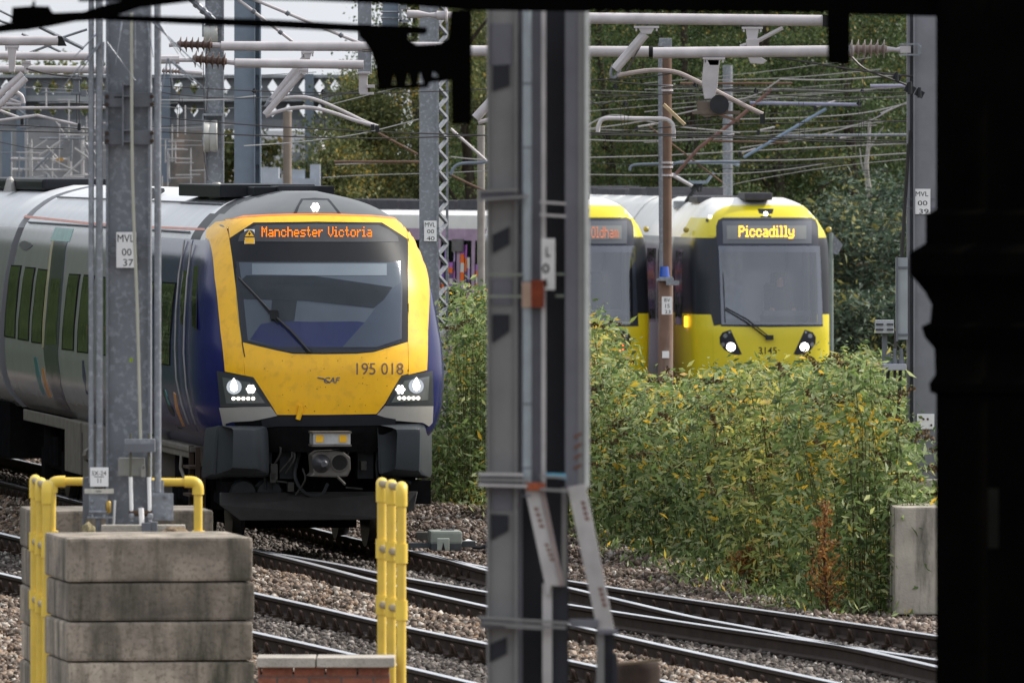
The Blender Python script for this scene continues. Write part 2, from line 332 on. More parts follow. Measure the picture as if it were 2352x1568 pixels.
# yellow surround
np_('yellow_pillar', [(476,529),(496,512),(516,504),(522,527),(528,549),(540,640),(551,745),(556,785),(560,820),(563,862),(518,853),(508,760),(495,640),(482,552)], TR_YEL)
np_('yellow_pillar', [(935,508),(958,520),(975,540),(981,556),(982,640),(981,760),(979,850),(937,860),(936,785),(936,700),(935,620),(935,552)], TR_YEL)
np_('yellow_top_band', [(518,506),(560,501),(617,498),(680,496),(727,495.5),(800,497),(853,500),(900,504),(934,508),(934,550),(905,531),(876,513),(727,511),(583,513),(555,531),(529,548)], TR_YEL)
np_('nose_panel', [(557,786),(592,795),(634,805),(673,813),(740,814),(819,813),(859,809),(898,797),(935,786),(936,858),(921,862),(902,893),(884,925),(864,950),(750,952),(637,952),(622,927),(603,897),(583,866),(564,862),(560,820)], TR_YEL)
np_('orange_edge_line', [(517,502),(560,497.5),(617,494.5),(727,492),(853,496.5),(935,504.5),(935,508.5),(853,500.5),(727,496),(617,498.5),(560,501.5),(517,507)], M('orange_line_paint', (.85,.22,.02), .4), off=.006)
# cab opening: dark mask, display box, glass
mask = np_('windscreen_surround', [(528,549),(555,531),(583,513),(727,511),(876,513),(905,531),(935,551),(935.5,620),(936,700),(936,786),(898,797),(859,809),(819,813),(740,814),(673,813),(634,805),(592,795),(557,786),(551,745),(540,640)], TR_DK, off=.003)
np_('display_window', [(548,556),(553,540),(575,527),(590,519),(727,517),(868,519),(892,530),(912,545),(914,557)], M('smoked_display_glass', (.07,.073,.08), .5, 0, .05, spec=.1), off=.006)
def fN(off): return lambda x, y: NS(*inv(NS, x, y, ((x-748)/214, H-(y-340)/214)), off+.008)
led('Manchester Victoria', 602, 523, 853, 546, fN(.009), LEDM, 'destination_text', train, .95)
st = np_('warning_sticker', [(563,529),(586,529),(586,562),(563,562)], WHITE, off=.009, step=.2)
np_('hazard_triangle', [(564.5,545),(574.5,531),(585,545)], TR_YEL, st, off=.011, step=.2)
np_('hazard_panel', [(564,548),(585.5,548),(585.5,561.5),(564,561.5)], TR_YEL, st, off=.011, step=.2)
np_('lightning_bolt', [(575.5,534),(571.5,540),(574.5,540),(573.5,544),(578,538),(575,538)], BLACKP, st, off=.013, step=.2)
# cab interior mixed with painted reflections, set on shallow boards behind the glass
INT = M('cab_interior_and_reflection_dark', (.02,.025,.03), .6); INTG = M('cab_interior_and_reflection_grey', (.10,.118,.14), .7, 0, .1, 3); BLIND = M('cab_sun_blind', (.24,.27,.29), .6, 0, .06, 2); DESK = M('blue_driving_desk', (.008,.017,.095), .5, 0, .15, 5)
gp = [(549,603),(921,603),(921,780),(864,799),(637,799),(569,783)]
gl = np_('windscreen', gp, TR_DK, off=.0035)
cab = []
np_('cab_back_wall', [(550,604),(921,604),(921,779),(864,798),(637,798),(570,782)], INTG, gl, off=.0045)
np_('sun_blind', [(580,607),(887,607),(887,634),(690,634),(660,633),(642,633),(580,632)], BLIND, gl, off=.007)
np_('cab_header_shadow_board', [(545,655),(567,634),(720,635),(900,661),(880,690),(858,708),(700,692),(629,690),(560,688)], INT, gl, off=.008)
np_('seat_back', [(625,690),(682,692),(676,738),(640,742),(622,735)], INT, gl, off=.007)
np_('driving_desk', [(575,781),(600,745),(640,738),(720,740),(820,739),(905,752),(921,756),(921,779),(864,798),(637,798)], DESK, gl, off=.007)
np_('desk_side_panel', [(786,798),(838,740),(890,668),(921,650),(921,779),(864,798)], M('cab_side_grey', (.055,.07,.10), .6, 0, .1, 3), gl, off=.0075)
np_('glass_pane', [(545,603),(916,603),(916,789),(898,796),(859,808),(819,812),(673,812),(634,804),(592,794),(557,785),(545,700)], WSCR, gl, off=.02, inner=.018)
# wiper
wp = train
mb = MB(); f5 = fN(.05); mb.tube([f5(553,644), f5(590,683), f5(628,726)], .012, 6); mb.tube([f5(628,726), f5(668,765), f5(710,811)], .016, 6); mb.tube([f5(553,640), f5(588,684), f5(640,748)], .006, 5); mb.box(f5(631,727), (.09,.05,.10), 0.)
mb.build('wiper', DARKM, train, smooth=True)
# dome lamp
dl = np_('dome_lamp_panel', [(672,497),(681,478),(691,459),(723,457),(755,459),(771,478),(786,497)], TR_DK, off=.005)
np_('dome_lamp_glass', [(682,493),(688,476),(696,463),(751,463),(764,478),(775,493)], TR_GREY, dl, off=.008)
def disc(fn, x, y, r, mat, name, par, k=16, ry=None):
    ry = ry or r; mb = MB(); mb.add([fn(x+r*math.cos(2*math.pi*i/k), y+ry*math.sin(2*math.pi*i/k)) for i in range(k)], [tuple(range(k))]); return mb.build(name, mat, par)
def petals(fn, x, y, r, mat, name, par):
    mb = MB()
    for a in range(7):
        cx, cy = (x, y) if a == 6 else (x+r*.62*math.cos(a*math.pi/3), y+r*.62*math.sin(a*math.pi/3))
        mb.add([fn(cx+r*.30*math.cos(2*math.pi*i/10), cy+r*.30*math.sin(2*math.pi*i/10)) for i in range(10)], [tuple(range(10))])
    return mb.build(name, mat, par)
petals(fN(.014), 724, 480, 11, LAMP, 'dome_lamp', dl)
# headlight clusters
for sg, pts, inn, big, sm, row in ((0, [(500,852),(583,866),(603,897),(624,932),(508,934)], [(513,866),(575,878),(610,925),(522,926)], (540,888), (578,893), [(539+11*i, 914.5) for i in range(5)]),
                          (1, [(991,852),(993,931),(884,930),(903,893),(921,862)], [(983,864),(980,918),(897,924),(927,874)], (953,886), (917,894), [(915+10.5*i, 913.5) for i in range(5)])):
    hl = np_('headlight', pts, M('headlight_housing', (.05,.055,.06), .3, 0, .05, 5, coat=.5) if not sg else bpy.data.materials['headlight_housing'], off=.008)
    np_('headlight_bowl', inn, LENS, hl, off=.011)
    disc(fN(.014), big[0], big[1], 17, E('lamp_halo', (.85,.92,1), .42) if not sg else bpy.data.materials['lamp_halo'], 'lamp_halo', hl)  # glowing disc stands in for the halo around the main beam
    mb = MB(); fn = fN(.018); mb.add([fn(big[0]-6, big[1]+8), fn(big[0], big[1]+11), fn(big[0]+7, big[1]+7), fn(big[0]+8, big[1]-1), fn(big[0]+4, big[1]-13), fn(big[0], big[1]-20), fn(big[0]-5, big[1]-12), fn(big[0]-8, big[1]-1)], [tuple(range(8))]); mb.build('main_beam', LAMP, hl)
    petals(fN(.018), sm[0], sm[1], 11.5, LAMP, 'led_lamp', hl)
    for q in row: disc(fN(.018), q[0], q[1], 4.0, LAMPS, 'marker_lamp', hl, 10)
np_('silver_valance', [(505,936),(560,934),(622,933),(637,954),(608,961),(580,966),(535,968),(520,972),(508,990),(503,1035)], TR_SIL, off=.005)
np_('silver_valance', [(884,932),(993,931),(991,970),(983,978),(970,970),(905,965),(865,952)], TR_SIL, off=.005)
np_('coupler_shroud', [(600,962),(640,954),(750,955),(862,954),(908,962),(905,979),(870,976),(750,978),(640,978),(604,982)], TR_DK, off=.006)
text('195 018', (818,834,925,860), fN(.008), M('faded_number_print', (.16,.10,.09), .6), 'running_number', train)
text('CAF', (742,866,777,880), fN(.008), M('grey_badge', (.13,.13,.15), .5), 'maker_badge', train, .02, 5)
mb = MB(); mb.tube([fN(.008)(729,867), fN(.008)(742,869), fN(.008)(757,878)], .008, 5); mb.build('badge_scrape', bpy.data.materials['grey_badge'], train)
mb = MB(); f1 = fN(.03); mb.tube([f1(690,930), f1(689,945), f1(684,962)], .028, 6); mb.build('lifting_hook', TR_YEL, train)
mb = MB()
for a, b in (((563,820),(557,786)), ((936,852),(936,552)), ((936,552),(935,510))): mb.tube([fN(.004)(*a), fN(.004)((a[0]+b[0])/2, (a[1]+b[1])/2), fN(.004)(*b)], .008, 4)
mb.build('panel_seam', DARKM, train)
rsp = random.Random(21); mb = MB(); f0 = fN(.0062)
for _ in range(46):
    x = rsp.uniform(600,900); y = rsp.uniform(820,945)
    if y > 945-abs(x-750)*.0 or (x < 640 and y > 900) or (x > 875 and y > 900): continue
    r_ = rsp.uniform(.5,1.5); mb.add([f0(x+r_*math.cos(a), y+r_*math.sin(a)*.8) for a in (0,1.05,2.1,3.14,4.2,5.2)], [(0,1,2,3,4,5)])
tag(mb.build('insect_specks', M('brown_specks', (.10,.055,.02), .9), train), kind='stuff')
# corner fairings below the nose
def box6(mb, fr, bk, mi=0):  # fr/bk: 4 corners each
    mb.add(fr+bk, [(0,1,2,3),(7,6,5,4),(0,4,5,1),(1,5,6,2),(2,6,7,3),(3,7,4,0)], mi); return mb
def Tp(x, y, s): u, z = inv(PL(s), x, y, ((x-748)/214, H-(y-340)/214)); return T(u, s, z)
for L in (0, 1):
    mb = MB()
    if L == 0:
        fr = [Tp(536,984,-.12), Tp(586,986,-.12), Tp(590,1078,-.12), Tp(534,1076,-.12)]; md = [Tp(504,975,.35), Tp(614,979,.05), Tp(617,1088,.05), Tp(486,1090,.5)]
        fr2 = [T(-1.28,.7,1.32), T(-.62,.3,1.30), T(-.62,.3,.78), T(-1.30,.9,.74)]
    else:
        fr = [Tp(913,984,-.12), Tp(967,984,-.12), Tp(965,1084,-.12), Tp(909,1078,-.12)]; md = [Tp(866,975,.05), Tp(973,972,.18), Tp(970,1092,.18), Tp(868,1088,.05)]
        fr2 = [T(.62,.4,1.32), T(1.26,1.2,1.30), T(1.26,1.2,.74), T(.62,.4,.76)]
    box6(mb, fr, md); mb.f.pop(); mb.f.pop(-4) if False else None
    box6(mb, md, fr2); mb.m = [0]*len(mb.f)
    mb.build('corner_fairing', TR_GRY, train, bevel=.05, smooth=40)
# dark recess, bulkhead, buffer gear
mb = MB(); mb.box(T(0,1.1,.98), (2.1,.2,.9), TH); mb.box(T(0,.9,1.42), (2.1,.5,.08), TH); mb.box(T(0,1.0,.55), (2.2,.6,.1), TH); mb.build('front_bulkhead', TR_BLK, train)
mb = MB()
for u in (-.42,.42): mb.box(T(u,.45,1.02), (.17,.2,.5), TH); mb.box(T(u,.4,1.28), (.13,.12,.18), TH)
for u in (.62,.70): mb.tube(curve([T(u,.3,1.15), T(u,.28,.95), T(u+.03,.28,.78), T(u+.2,.3,.72)], 4), .022, 6)
mb.tube(curve([T(-.3,.3,1.05), T(-.36,.2,.8), T(-.25,.18,.62), T(-.08,.22,.60), T(.0,.25,.72)], 5), .02, 6)
for u in (-.66,-.6,.55): mb.tube([T(u,.3,1.3), T(u-.02,.28,.9), T(u,.3,.66)], .018, 6)
for u in (-.9,-.62): mb.lathe(T(u,.3,.62), T(u,.5,.62), [(0,.13),(.05,.15),(.2,.15)], 14)
mb.build('brake_hose', DARKM, train, smooth=True)
cp = MB(); CPS = M('coupler_cast_steel', (.13,.12,.11), .45, .5, .2, 8)
k = [Tp(x,y,-.45) for x, y in ((717,1045),(730,1036),(770,1034),(790,1038),(805,1050),(806,1078),(798,1094),(770,1096),(711,1094),(720,1086))]
kb = [p + Rt @ Vector((0,.35,0)) for p in k]; nk = len(k); cp.add(k+kb, [tuple(range(nk)), tuple(range(2*nk-1,nk-1,-1))]+[(i,nk+i,nk+(i+1)%nk,(i+1)%nk) for i in range(nk)])
coup = cp.build('coupler_head', CPS, train, bevel=.015)
mb = MB(); c1 = Tp(738,1064,-.452); d = Rt @ Vector((0,-1,0)); mb.lathe(c1, c1+d, [(-.02,.10),(0,.1),(.10,.075),(.2,.045),(.22,.03)], 18); mb.build('coupler_cone', M('coupler_cone_steel', (.10,.10,.11), .4, .6), coup, smooth=True)
mb = MB(); c1 = Tp(780,1062,-.455); mb.lathe(c1, c1+d, [(0,.095),(.012,.10),(.014,.088),(.004,.085)], 18); mb.build('coupler_cup', CPS, coup, smooth=True)
disc(lambda x, y: Tp(x, y, -.462), 780, 1062, 17.5, BLACKP, 'cup_opening', coup)
mb = MB(); mb.box(Tp(758,1006,-.42), (.40,.3,.135), TH); eb = mb.build('electrical_box', M('brushed_box', (.48,.48,.48), .35, .5), coup, bevel=.012)
for a in (726,780): mb = MB(); mb.box(Tp(a+8,1007,-.578), (.08,.006,.075), TH); mb.build('box_sticker', TR_YEL, eb)
mb = MB(); mb.box(Tp(758,992,-.45), (.42,.32,.02), TH); mb.box(Tp(758,1022,-.45), (.42,.32,.02), TH); mb.box(Tp(726,1068,-.42), (.05,.1,.1), TH); mb.tube([Tp(775,1094,-.45), Tp(793,1112,-.5)], .016, 6); mb.build('coupler_fittings', CPS, coup)
mb = MB(); mb.tube([T(.05,-.2,1.0), T(.02,1.0,1.0)], .1, 12); mb.build('coupler_shank', TR_BLK, train)
rc_ = random.Random(5); CLT = M('grimy_pipework', (.05,.048,.045), .6, .3, .3, 12)
for k_ in range(22):
    u = rc_.choice((-1,1))*rc_.uniform(.12,.62); z = rc_.uniform(.68,1.32); mb = MB()
    if k_ % 3 == 0: mb.box(T(u,.22,z), (rc_.uniform(.05,.13),.12,rc_.uniform(.06,.2)), TH); mb.build('equipment_box', CLT, train, bevel=.006)
    elif k_ % 3 == 1: mb.tube(curve([T(u,.2,z), T(u+.02,.15,z-.12), T(u+rc_.uniform(-.12,.12),.2,z-.28)], 3), .012, 6); mb.build('pipe', CLT, train, smooth=True)
    else: mb.tube([T(u,.18,z), T(u+rc_.uniform(.05,.2),.18,z+rc_.uniform(-.03,.03))], .010, 6); mb.build('pipe', CLT, train, smooth=True)
# plough
pl = [(507,1131),(960,1128),(952,1168),(909,1193),(552,1195),(507,1160)]
mb = MB(); P0 = [Tp(x,y,.25 - (.18 if y > 1150 else 0)) for x, y in pl]; P1 = [p + Rt @ Vector((0,.12,0)) for p in P0]; mb.add(P0+P1, [tuple(range(6)), tuple(range(11,5,-1))]+[(i,6+i,6+(i+1)%6,(i+1)%6) for i in range(6)]); mb.build('snow_plough', M('plough_black', (.028,.027,.027), .55, 0, .2, 5), train, bevel=.01)
mb = MB(); mb.box(T(-1.0,.6,.62), (.25,.5,.25), TH); mb.box(T(1.0,.6,.62), (.25,.5,.25), TH); mb.box(T(0,.5,.60), (1.9,.08,.06), TH); mb.build('plough_bracket', TR_BLK, train)
# bogies, wheels
def bogie(par, s0, fT):
    mb = MB(); mb.box(fT(-.98,s0,.5), (.14,3.2,.22), TH); mb.box(fT(.98,s0,.5), (.14,3.2,.22), TH); mb.box(fT(0,s0,.55), (2.0,.5,.3), TH); mb.box(fT(0,s0+.3,.42), (1.25,2.6,.5), TH)
    for q in (-1.15,1.15):
        for sg in (-1,1): mb.box(fT(sg*1.02,s0+q,.45), (.2,.42,.38), TH); mb.lathe(fT(sg*1.05,s0+q-.35,.6), fT(sg*1.05,s0+q-.35,.9), [(0,.1),(.3,.1)], 10)
    for q in (-.4,.1,.5): mb.lathe(fT(-1.1,s0+q,.45), fT(-1.1,s0+q,.8), [(0,.06),(.35,.06)], 8)
    b = mb.build('bogie', TR_BLK, par)
    for q in (-1.25,1.25):
        for sg in (-1,1):
            mb = MB(); mb.lathe(fT(sg*.68,s0+q,.42), fT(sg*.82,s0+q,.42), [(0,.45),(.03,.45),(.035,.415),(.13,.41),(.135,.36)], 28); mb.build('wheel', M('wheel_steel', (.06,.055,.05), .3, .7) if 'wheel_steel' not in bpy.data.materials else bpy.data.materials['wheel_steel'], b, smooth=True)
bogie(train, 3.6, T); bogie(train, 17.4, T)
mb = MB()
for a, b, z0 in ((2.4,5.6,1.0),(5.8,7.4,.42),(7.6,9.3,.5),(9.5,11.4,.42),(11.6,13.2,.36),(13.4,15.2,.44)): mb.box(T(-1.1,(a+b)/2,(z0+1.06)/2), (.24,b-a-.08,1.06-z0), TH)
mb.box(T(-1.19,11.3,1.0), (.03,17.6,.14), TH)
mb.build('underframe_case', TR_UND, train, bevel=.015)
mb = MB(); mb.box(T(0,10.6,1.02), (2.1,19,.1), TH); mb.box(T(-.7,10.5,.7), (.5,9,.5), TH); mb.build('underframe', TR_BLK, train)
mb = MB()
for a in (1.9,2.5): mb.box(T(-1.2,a,.62), (.05,.05,.9), TH)
for z in (.25,.55,.85): mb.box(T(-1.2,2.2,z), (.18,.6,.03), TH)
mb.box(T(-1.13,2.2,.6), (.03,.6,.85), TH); mb.build('cab_step', M('step_brown', (.07,.05,.04), .7), train)
mb = MB(); mb.tube([T(-1.2,3.4,.95), T(-1.22,3.3,.8), T(-1.2,3.1,.7)], .02, 6); mb.tube([T(-1.2,12.2,.72), T(-1.2,12.6,.70)], .09, 10); mb.build('air_pipe', TR_UND, train)
# side windows, doors
FR = M('window_rubber', (.02,.02,.022), .7, spec=0)
for pts in ([(27,611),(48,612),(35,775),(13,771)], [(59,615),(80,617),(66,781),(44,777)], [(89,619),(111,622),(96,787),(75,784)], [(160,631),(183,632),(169,803),(145,800)], [(194,633),(216,635),(203,809),(180,806)],
            [(238,638),(262,640),(250,815),(224,812)], [(347,649),(356,650),(346,832),(336,830)], [(375,650),(404,652),(390,837),(371,834)]):
    w0_ = sp_('side_window', pts, TR_GLD, off=.010)
    cx_ = sum(p[0] for p in pts)/4; cy_ = sum(p[1] for p in pts)/4; sp_('window_rubber', [(cx_+(x-cx_)*1.16, cy_+(y-cy_)*1.03) for x, y in pts], FR, w0_, off=.005)
for X0 in (0, 165):
    q = lambda pts: [(x+X0*1.0+ (0), y+X0*.07) for x, y in pts]
    dr = sp_('passenger_door', q([(125,552),(156,553),(146,640),(138,740),(134,800),(138,860),(150,915),(166,946),(143,942),(122,905),(106,850),(101,798),(106,730),(114,640)]), M('door_grey', (.035,.035,.07), .2, 0, .05, spec=.35) if not X0 else bpy.data.materials['door_grey'], off=.005)
    sp_('door_window', q([(119,640),(141,640),(131,790),(106,790)]), TR_GLD, dr, off=.009)
    sp_('door_header', q([(128,522),(170,526),(160,555),(116,552)]), M('pale_teal_panel', (.22,.40,.38), .4) if not X0 else bpy.data.materials['pale_teal_panel'], off=.006)
    sp_('door_edge_rail', q([(98,798),(101,798),(112,640),(125,552),(122,552),(109,640)]), M('door_edge_yellow', (.35,.32,.18), .5) if not X0 else bpy.data.materials['door_edge_yellow'], off=.010)
cd = sp_('cab_door', [(425,548),(444,550),(432,640),(428,740),(426,800),(429,880),(441,950),(455,990),(440,985),(420,930),(408,850),(406,780),(410,690),(416,610)], TR_BLUE, off=.006)
sp_('cab_door_window', [(421,621),(432,622),(427,740),(418,745),(415,738)], TR_GLD, cd, off=.009)
mb = MB(); fS = lambda x, y: SSl(*inv(SSl, x, y, (2.5,2.4)), .03)
for xs in ([(430,552),(417,630),(410,720),(408,800),(411,870),(424,930),(440,975)], [(446,560),(436,640),(430,730),(428,810),(434,890),(446,945),(456,975)]): mb.tube([fS(*p) for p in xs], .010, 6)
mb.build('cab_handrail', M('handrail_grey', (.22,.21,.21), .4, .3), train, smooth=True)
sp_('cab_side_window', [(446,612),(456,610),(452,690),(451,757),(441,748),(441,680)], TR_GLD, off=.004)
sp_('cantrail_stripe', [(53,494),(100,499),(200,510),(300,517),(400,521),(470,524),(471,529),(400,526),(300,522),(200,515),(100,504),(51,499)], M('faded_orange_stripe', (.60,.22,.15), .5), off=.004, step=.3)
for k_, (pts, c) in enumerate((([(78,820),(84,820),(92,860),(104,905),(96,903),(84,865)], (.03,.16,.18)), ([(96,845),(101,845),(108,880),(120,912),(112,912),(101,880)], (.55,.22,.05)), ([(189,828),(193,828),(197,865),(203,905),(199,905),(190,865)], (.03,.03,.10)),
       ([(374,895),(379,895),(396,935),(420,985),(411,985),(385,935)], (.01,.01,.012)), ([(399,900),(404,905),(411,940),(425,978),(420,978),(406,945)], (.55,.22,.05)), ([(377,895),(380,895),(392,930),(388,930)], (.03,.3,.3)))):
    sp_('livery_slash', pts, M('slash_paint_%d' % k_, c, .3), off=.005, step=.2)
sp_('side_vent', [(44,561),(52,554),(58,553),(70,558),(76,563),(68,571),(60,575),(52,572)], M('vent_grey', (.09,.09,.09), .5), off=.006)
# roof gear
def rbox(mb, u0, u1, s0, s1, z0, z1): return mb.box(T((u0+u1)/2,(s0+s1)/2,(z0+z1)/2), (u1-u0,s1-s0,z1-z0), TH)
mb = MB(); rbox(mb, -.75, .30, 3.6, 7.5, 3.76, 3.90); mb.build('roof_fairing', TR_DK, train, bevel=.015)
mb = MB(); rbox(mb, -.2, .42, 2.9, 3.8, 3.78, 3.885); rbox(mb, -.45, .1, 3.0, 3.7, 3.78, 3.875); mb.build('roof_cooler', TR_DK, train, bevel=.01)
mb = MB(); mb.lathe(T(-.62,5.0,3.74), T(-.62,5.0,3.95), [(0,.085),(.05,.07),(.16,.055),(.18,.04)], 12); mb.build('roof_cowl', TR_SIL, train, smooth=True)
mb = MB()
for u, z in ((-.74,3.69),(-1.10,3.38)): mb.tube([T(u,3.5,z), T(u,20.5,z)], .012, 5)
mb.build('roof_seam', GALVD, train)
mb = MB()
for k_ in range(5): mb.tube([T(-.95,10.4+k_*.5,3.55), T(-.5,11.2+k_*.5,3.81)], .03, 5)
mb.build('roof_rib', TR_DK, train)
# gangway and second car
mb = MB(); ring = [T(-(w_-.09), 20.8, z) for z, w_ in zt]+[T((w_-.09), 20.8, z) for z, w_ in zt[::-1]]; r2 = [p + Rt @ Vector((0,.8,0)) for p in ring]; kk = len(ring); mb.add(ring+r2, [(i,(i+1)%kk,kk+(i+1)%kk,kk+i) for i in range(kk)]); mb.build('gangway_bellows', TR_BLK, train)
T2o = T(0,21.6,0); R2 = Matrix.Rotation(R(10.5), 3, 'Z')
def T2(u, s, z): return T2o + R2 @ Vector((u, s, z))
c2 = loft_car(train, 'second_car_body', lambda z: 0, 20, zt, T2, None, [TR_W, TR_BLUE, TR_ROOF], lambda u, s, z: 2 if z > 3.3 else 0)
def SS2(s, z, off=0.): return T2(-(tw(z)+off), s, z)
for a in (1.0,2.6,4.2,5.8): patch(SS2, [(a,1.93),(a+1.2,1.93),(a+1.2,2.82),(a,2.82)], .2, TR_GLD, 'side_window', c2)
mb = MB(); mb.box(T2(-.1,6,3.84), (1.0,9,.14), R(10.5)); mb.build('roof_fairing', TR_DK, c2, bevel=.04)
mb = MB(); mb.box(T2(0,10,.75), (2.3,19,.7), R(10.5)); mb.build('underframe', TR_BLK, c2)
mb = MB(); mb.lathe(T2(-.66,4,3.74), T2(-.66,4,3.96), [(0,.09),(.15,.05),(.19,.02)], 12); mb.build('roof_cowl', TR_SIL, c2)
# ---------------------------------------------------------------- ground, ballast, track
def gp2(pts):
    """picture points of a rail head -> ground points, sorted by distance"""
    q = []
    for x, y in pts: D = gD(y); q.append(((x-CX)*D/F, D))
    return sorted(q, key=lambda p: p[1])
def gx(path, D):
    if D <= path[0][1]: a, b = path[0], path[1]
    elif D >= path[-1][1]: a, b = path[-2], path[-1]
    else:
        for a, b in zip(path, path[1:]):
            if a[1] <= D <= b[1]: break
    return a[0] + (b[0]-a[0])*(D-a[1])/(b[1]-a[1])
def shift(path, dx): return [(x+dx, d) for x, d in path]
rd = gp2([(0,1104),(172,1146),(585,1262),(720,1293),(866,1334),(1119,1391),(1309,1432),(1598,1497),(1898,1561)])
ra = gp2([(681,1200),(768,1226),(934,1261),(1119,1305),(1303,1331),(1598,1378),(1851,1413),(2145,1457)]); ra = ra + [(ra[-1][0]-(160-ra[-1][1])*-.0 - (160-ra[-1][1])*.165, 160.)]
rc = gp2([(590,1262),(790,1296),(866,1314),(1119,1358),(1303,1386),(1598,1431),(1763,1455),(1864,1470),(2145,1512)])
rb = gp2([(960,1263.5),(1119,1309),(1303,1347),(1598,1417),(1730,1440),(1864,1468),(1975,1488),(2145,1527)])
re_ = gp2([(48,1234),(585,1361),(720,1389),(866,1425),(1117,1476),(1303,1512.6),(1376,1529.5),(1517,1560)])
rf = gp2([(48,1326),(585,1451),(692,1473),(813,1501),(931,1529),(1086,1566)])
def resamp(path, d0, d1, n=60):
    xs = [(gx(path, d), d) for d in np.linspace(d0, d1, n)]; a = np.array([x for x, _ in xs]); 
    for _ in range(4): a[1:-1] = .25*a[:-2]+.5*a[1:-1]+.25*a[2:]
    return [(float(x), d) for x, (_, d) in zip(a, xs)]
rd = resamp(rd, 86, 160); ra = resamp(ra, 86, 160); rc = resamp(rc, 90, 121); rb = resamp(rb, 90, 121); re_ = resamp(re_, 84, 150); rf = resamp(rf, 84, 150)
RAILSIDE = M('brown_rail_web', (.055,.042,.036), .8, .1, .25, 6, bump=.3); RAILSTK = M('dull_rail_head', (.17,.165,.155), .45, .4, .15, 5)
PROF = [(-.035,-.005),(-.03,0),(.03,0),(.035,-.005),(.035,-.035),(.012,-.05),(.010,-.125),(.07,-.14),(.07,-.155),(-.07,-.155),(-.07,-.14),(-.010,-.125),(-.012,-.05),(-.035,-.035)]
def rail(path, parent, name='rail', top=None, zo=0.):
    mb = MB(); k = len(PROF); vs = []
    for i, (x, d) in enumerate(path):
        a, b = path[max(0,i-1)], path[min(len(path)-1,i+1)]; t = Vector((b[0]-a[0], b[1]-a[1], 0)).normalized(); s = Vector((t.y, -t.x, 0))
        vs += [Vector((x, d, zo)) + s*p + Vector((0,0,q)) for p, q in PROF]
    mb.add(vs, [(i*k+j, i*k+(j+1)%k, (i+1)*k+(j+1)%k, (i+1)*k+j) for i in range(len(path)-1) for j in range(k)]); mb.m = [1 if (q % k) in (0,1,2) else 0 for q in range(len(mb.f))]
    return mb.build(name, [RAILSIDE, top or RAILTOP], parent)
SLM = M('dark_sleeper', (.045,.038,.033), .9, 0, .3, 5, bump=.4); CHM = M('rusty_chair', (.05,.033,.025), .75, .2, .3, 12)
def track(label, left, right, d0, d1, group):
    x0 = (gx(left, d0)+gx(right, d0))/2
    t = thing('railway_track', (x0, d0, -.2), label, 'railway track', group)
    rail(left, t); rail(right, t)
    # one sleeper with two rail chairs, then copies
    proto = None; d = d0; k = 0
    while d < d1 and k < 100:
        xl, xr = gx(left, d), gx(right, d); tx = gx(left, d+1)-gx(left, d); ang = -math.atan(tx); c = Vector(((xl+xr)/2, d, -.158))
        if proto is None:
            mb = MB(); mb.box((0,0,-.095), (2.5,.25,.12)); sl = mb.build('sleeper', SLM, None, loc=(0,0,0), bevel=.01); sl.parent = t; ch = []
            for sg in (-1, 1):
                mb = MB()
                for q in (-1, 1):
                    mb.box((q*.115,0,.012), (.10,.16,.025)); mb.tube(curve([(q*.08,-.07,.02), (q*.10,-.03,.085), (q*.105,.03,.10), (q*.09,.06,.06), (q*.07,.02,.035)], 3), .014, 6)
                    mb.box((q*.105,0,.05), (.035,.07,.08))
                o = mb.build('rail_chair', CHM, None, loc=(0,0,0)); o.parent = sl; ch.append(o)
            proto = (sl, ch); s2, c2_ = sl, ch
        else:
            s2 = proto[0].copy(); COL.objects.link(s2); s2.parent = t; c2_ = []
            for q in proto[1]: e = q.copy(); COL.objects.link(e); e.parent = s2; c2_.append(e)
        s2.location = c - t.location; s2.rotation_euler = (0, 0, ang)
        half = abs(xr-xl)/2*math.cos(ang)
        c2_[0].location = (-half, 0, 0); c2_[1].location = (half, 0, 0); d += .6; k += 1
    return t
tk1 = track('railway track under the yellow-nosed train, with points in front of it', rd, ra, 92, 150, 'railway tracks')
for p_, nm in ((rc, 'switch_rail'), (rb, 'switch_rail')): rail(p_, tk1, nm)
tk2 = track('shiny railway track in front, between the brick pier and the ballast strip', rf, re_, 86, 145, 'railway tracks')
# ground sheet
GM = M('stony_soil', (.115,.095,.08), .95, 0, .35, 1.4, bump=.8, spot=.5, spot_col=(.19,.17,.15), spot_scale=14)
mb = MB(); mb.add([(-900,-60,-.27),(900,-60,-.27),(900,2600,-.27),(-900,2600,-.27)], [(0,1,2,3)]); g = mb.build('ground', GM, loc=(0,0,-.27)); tag(g, kind='structure')
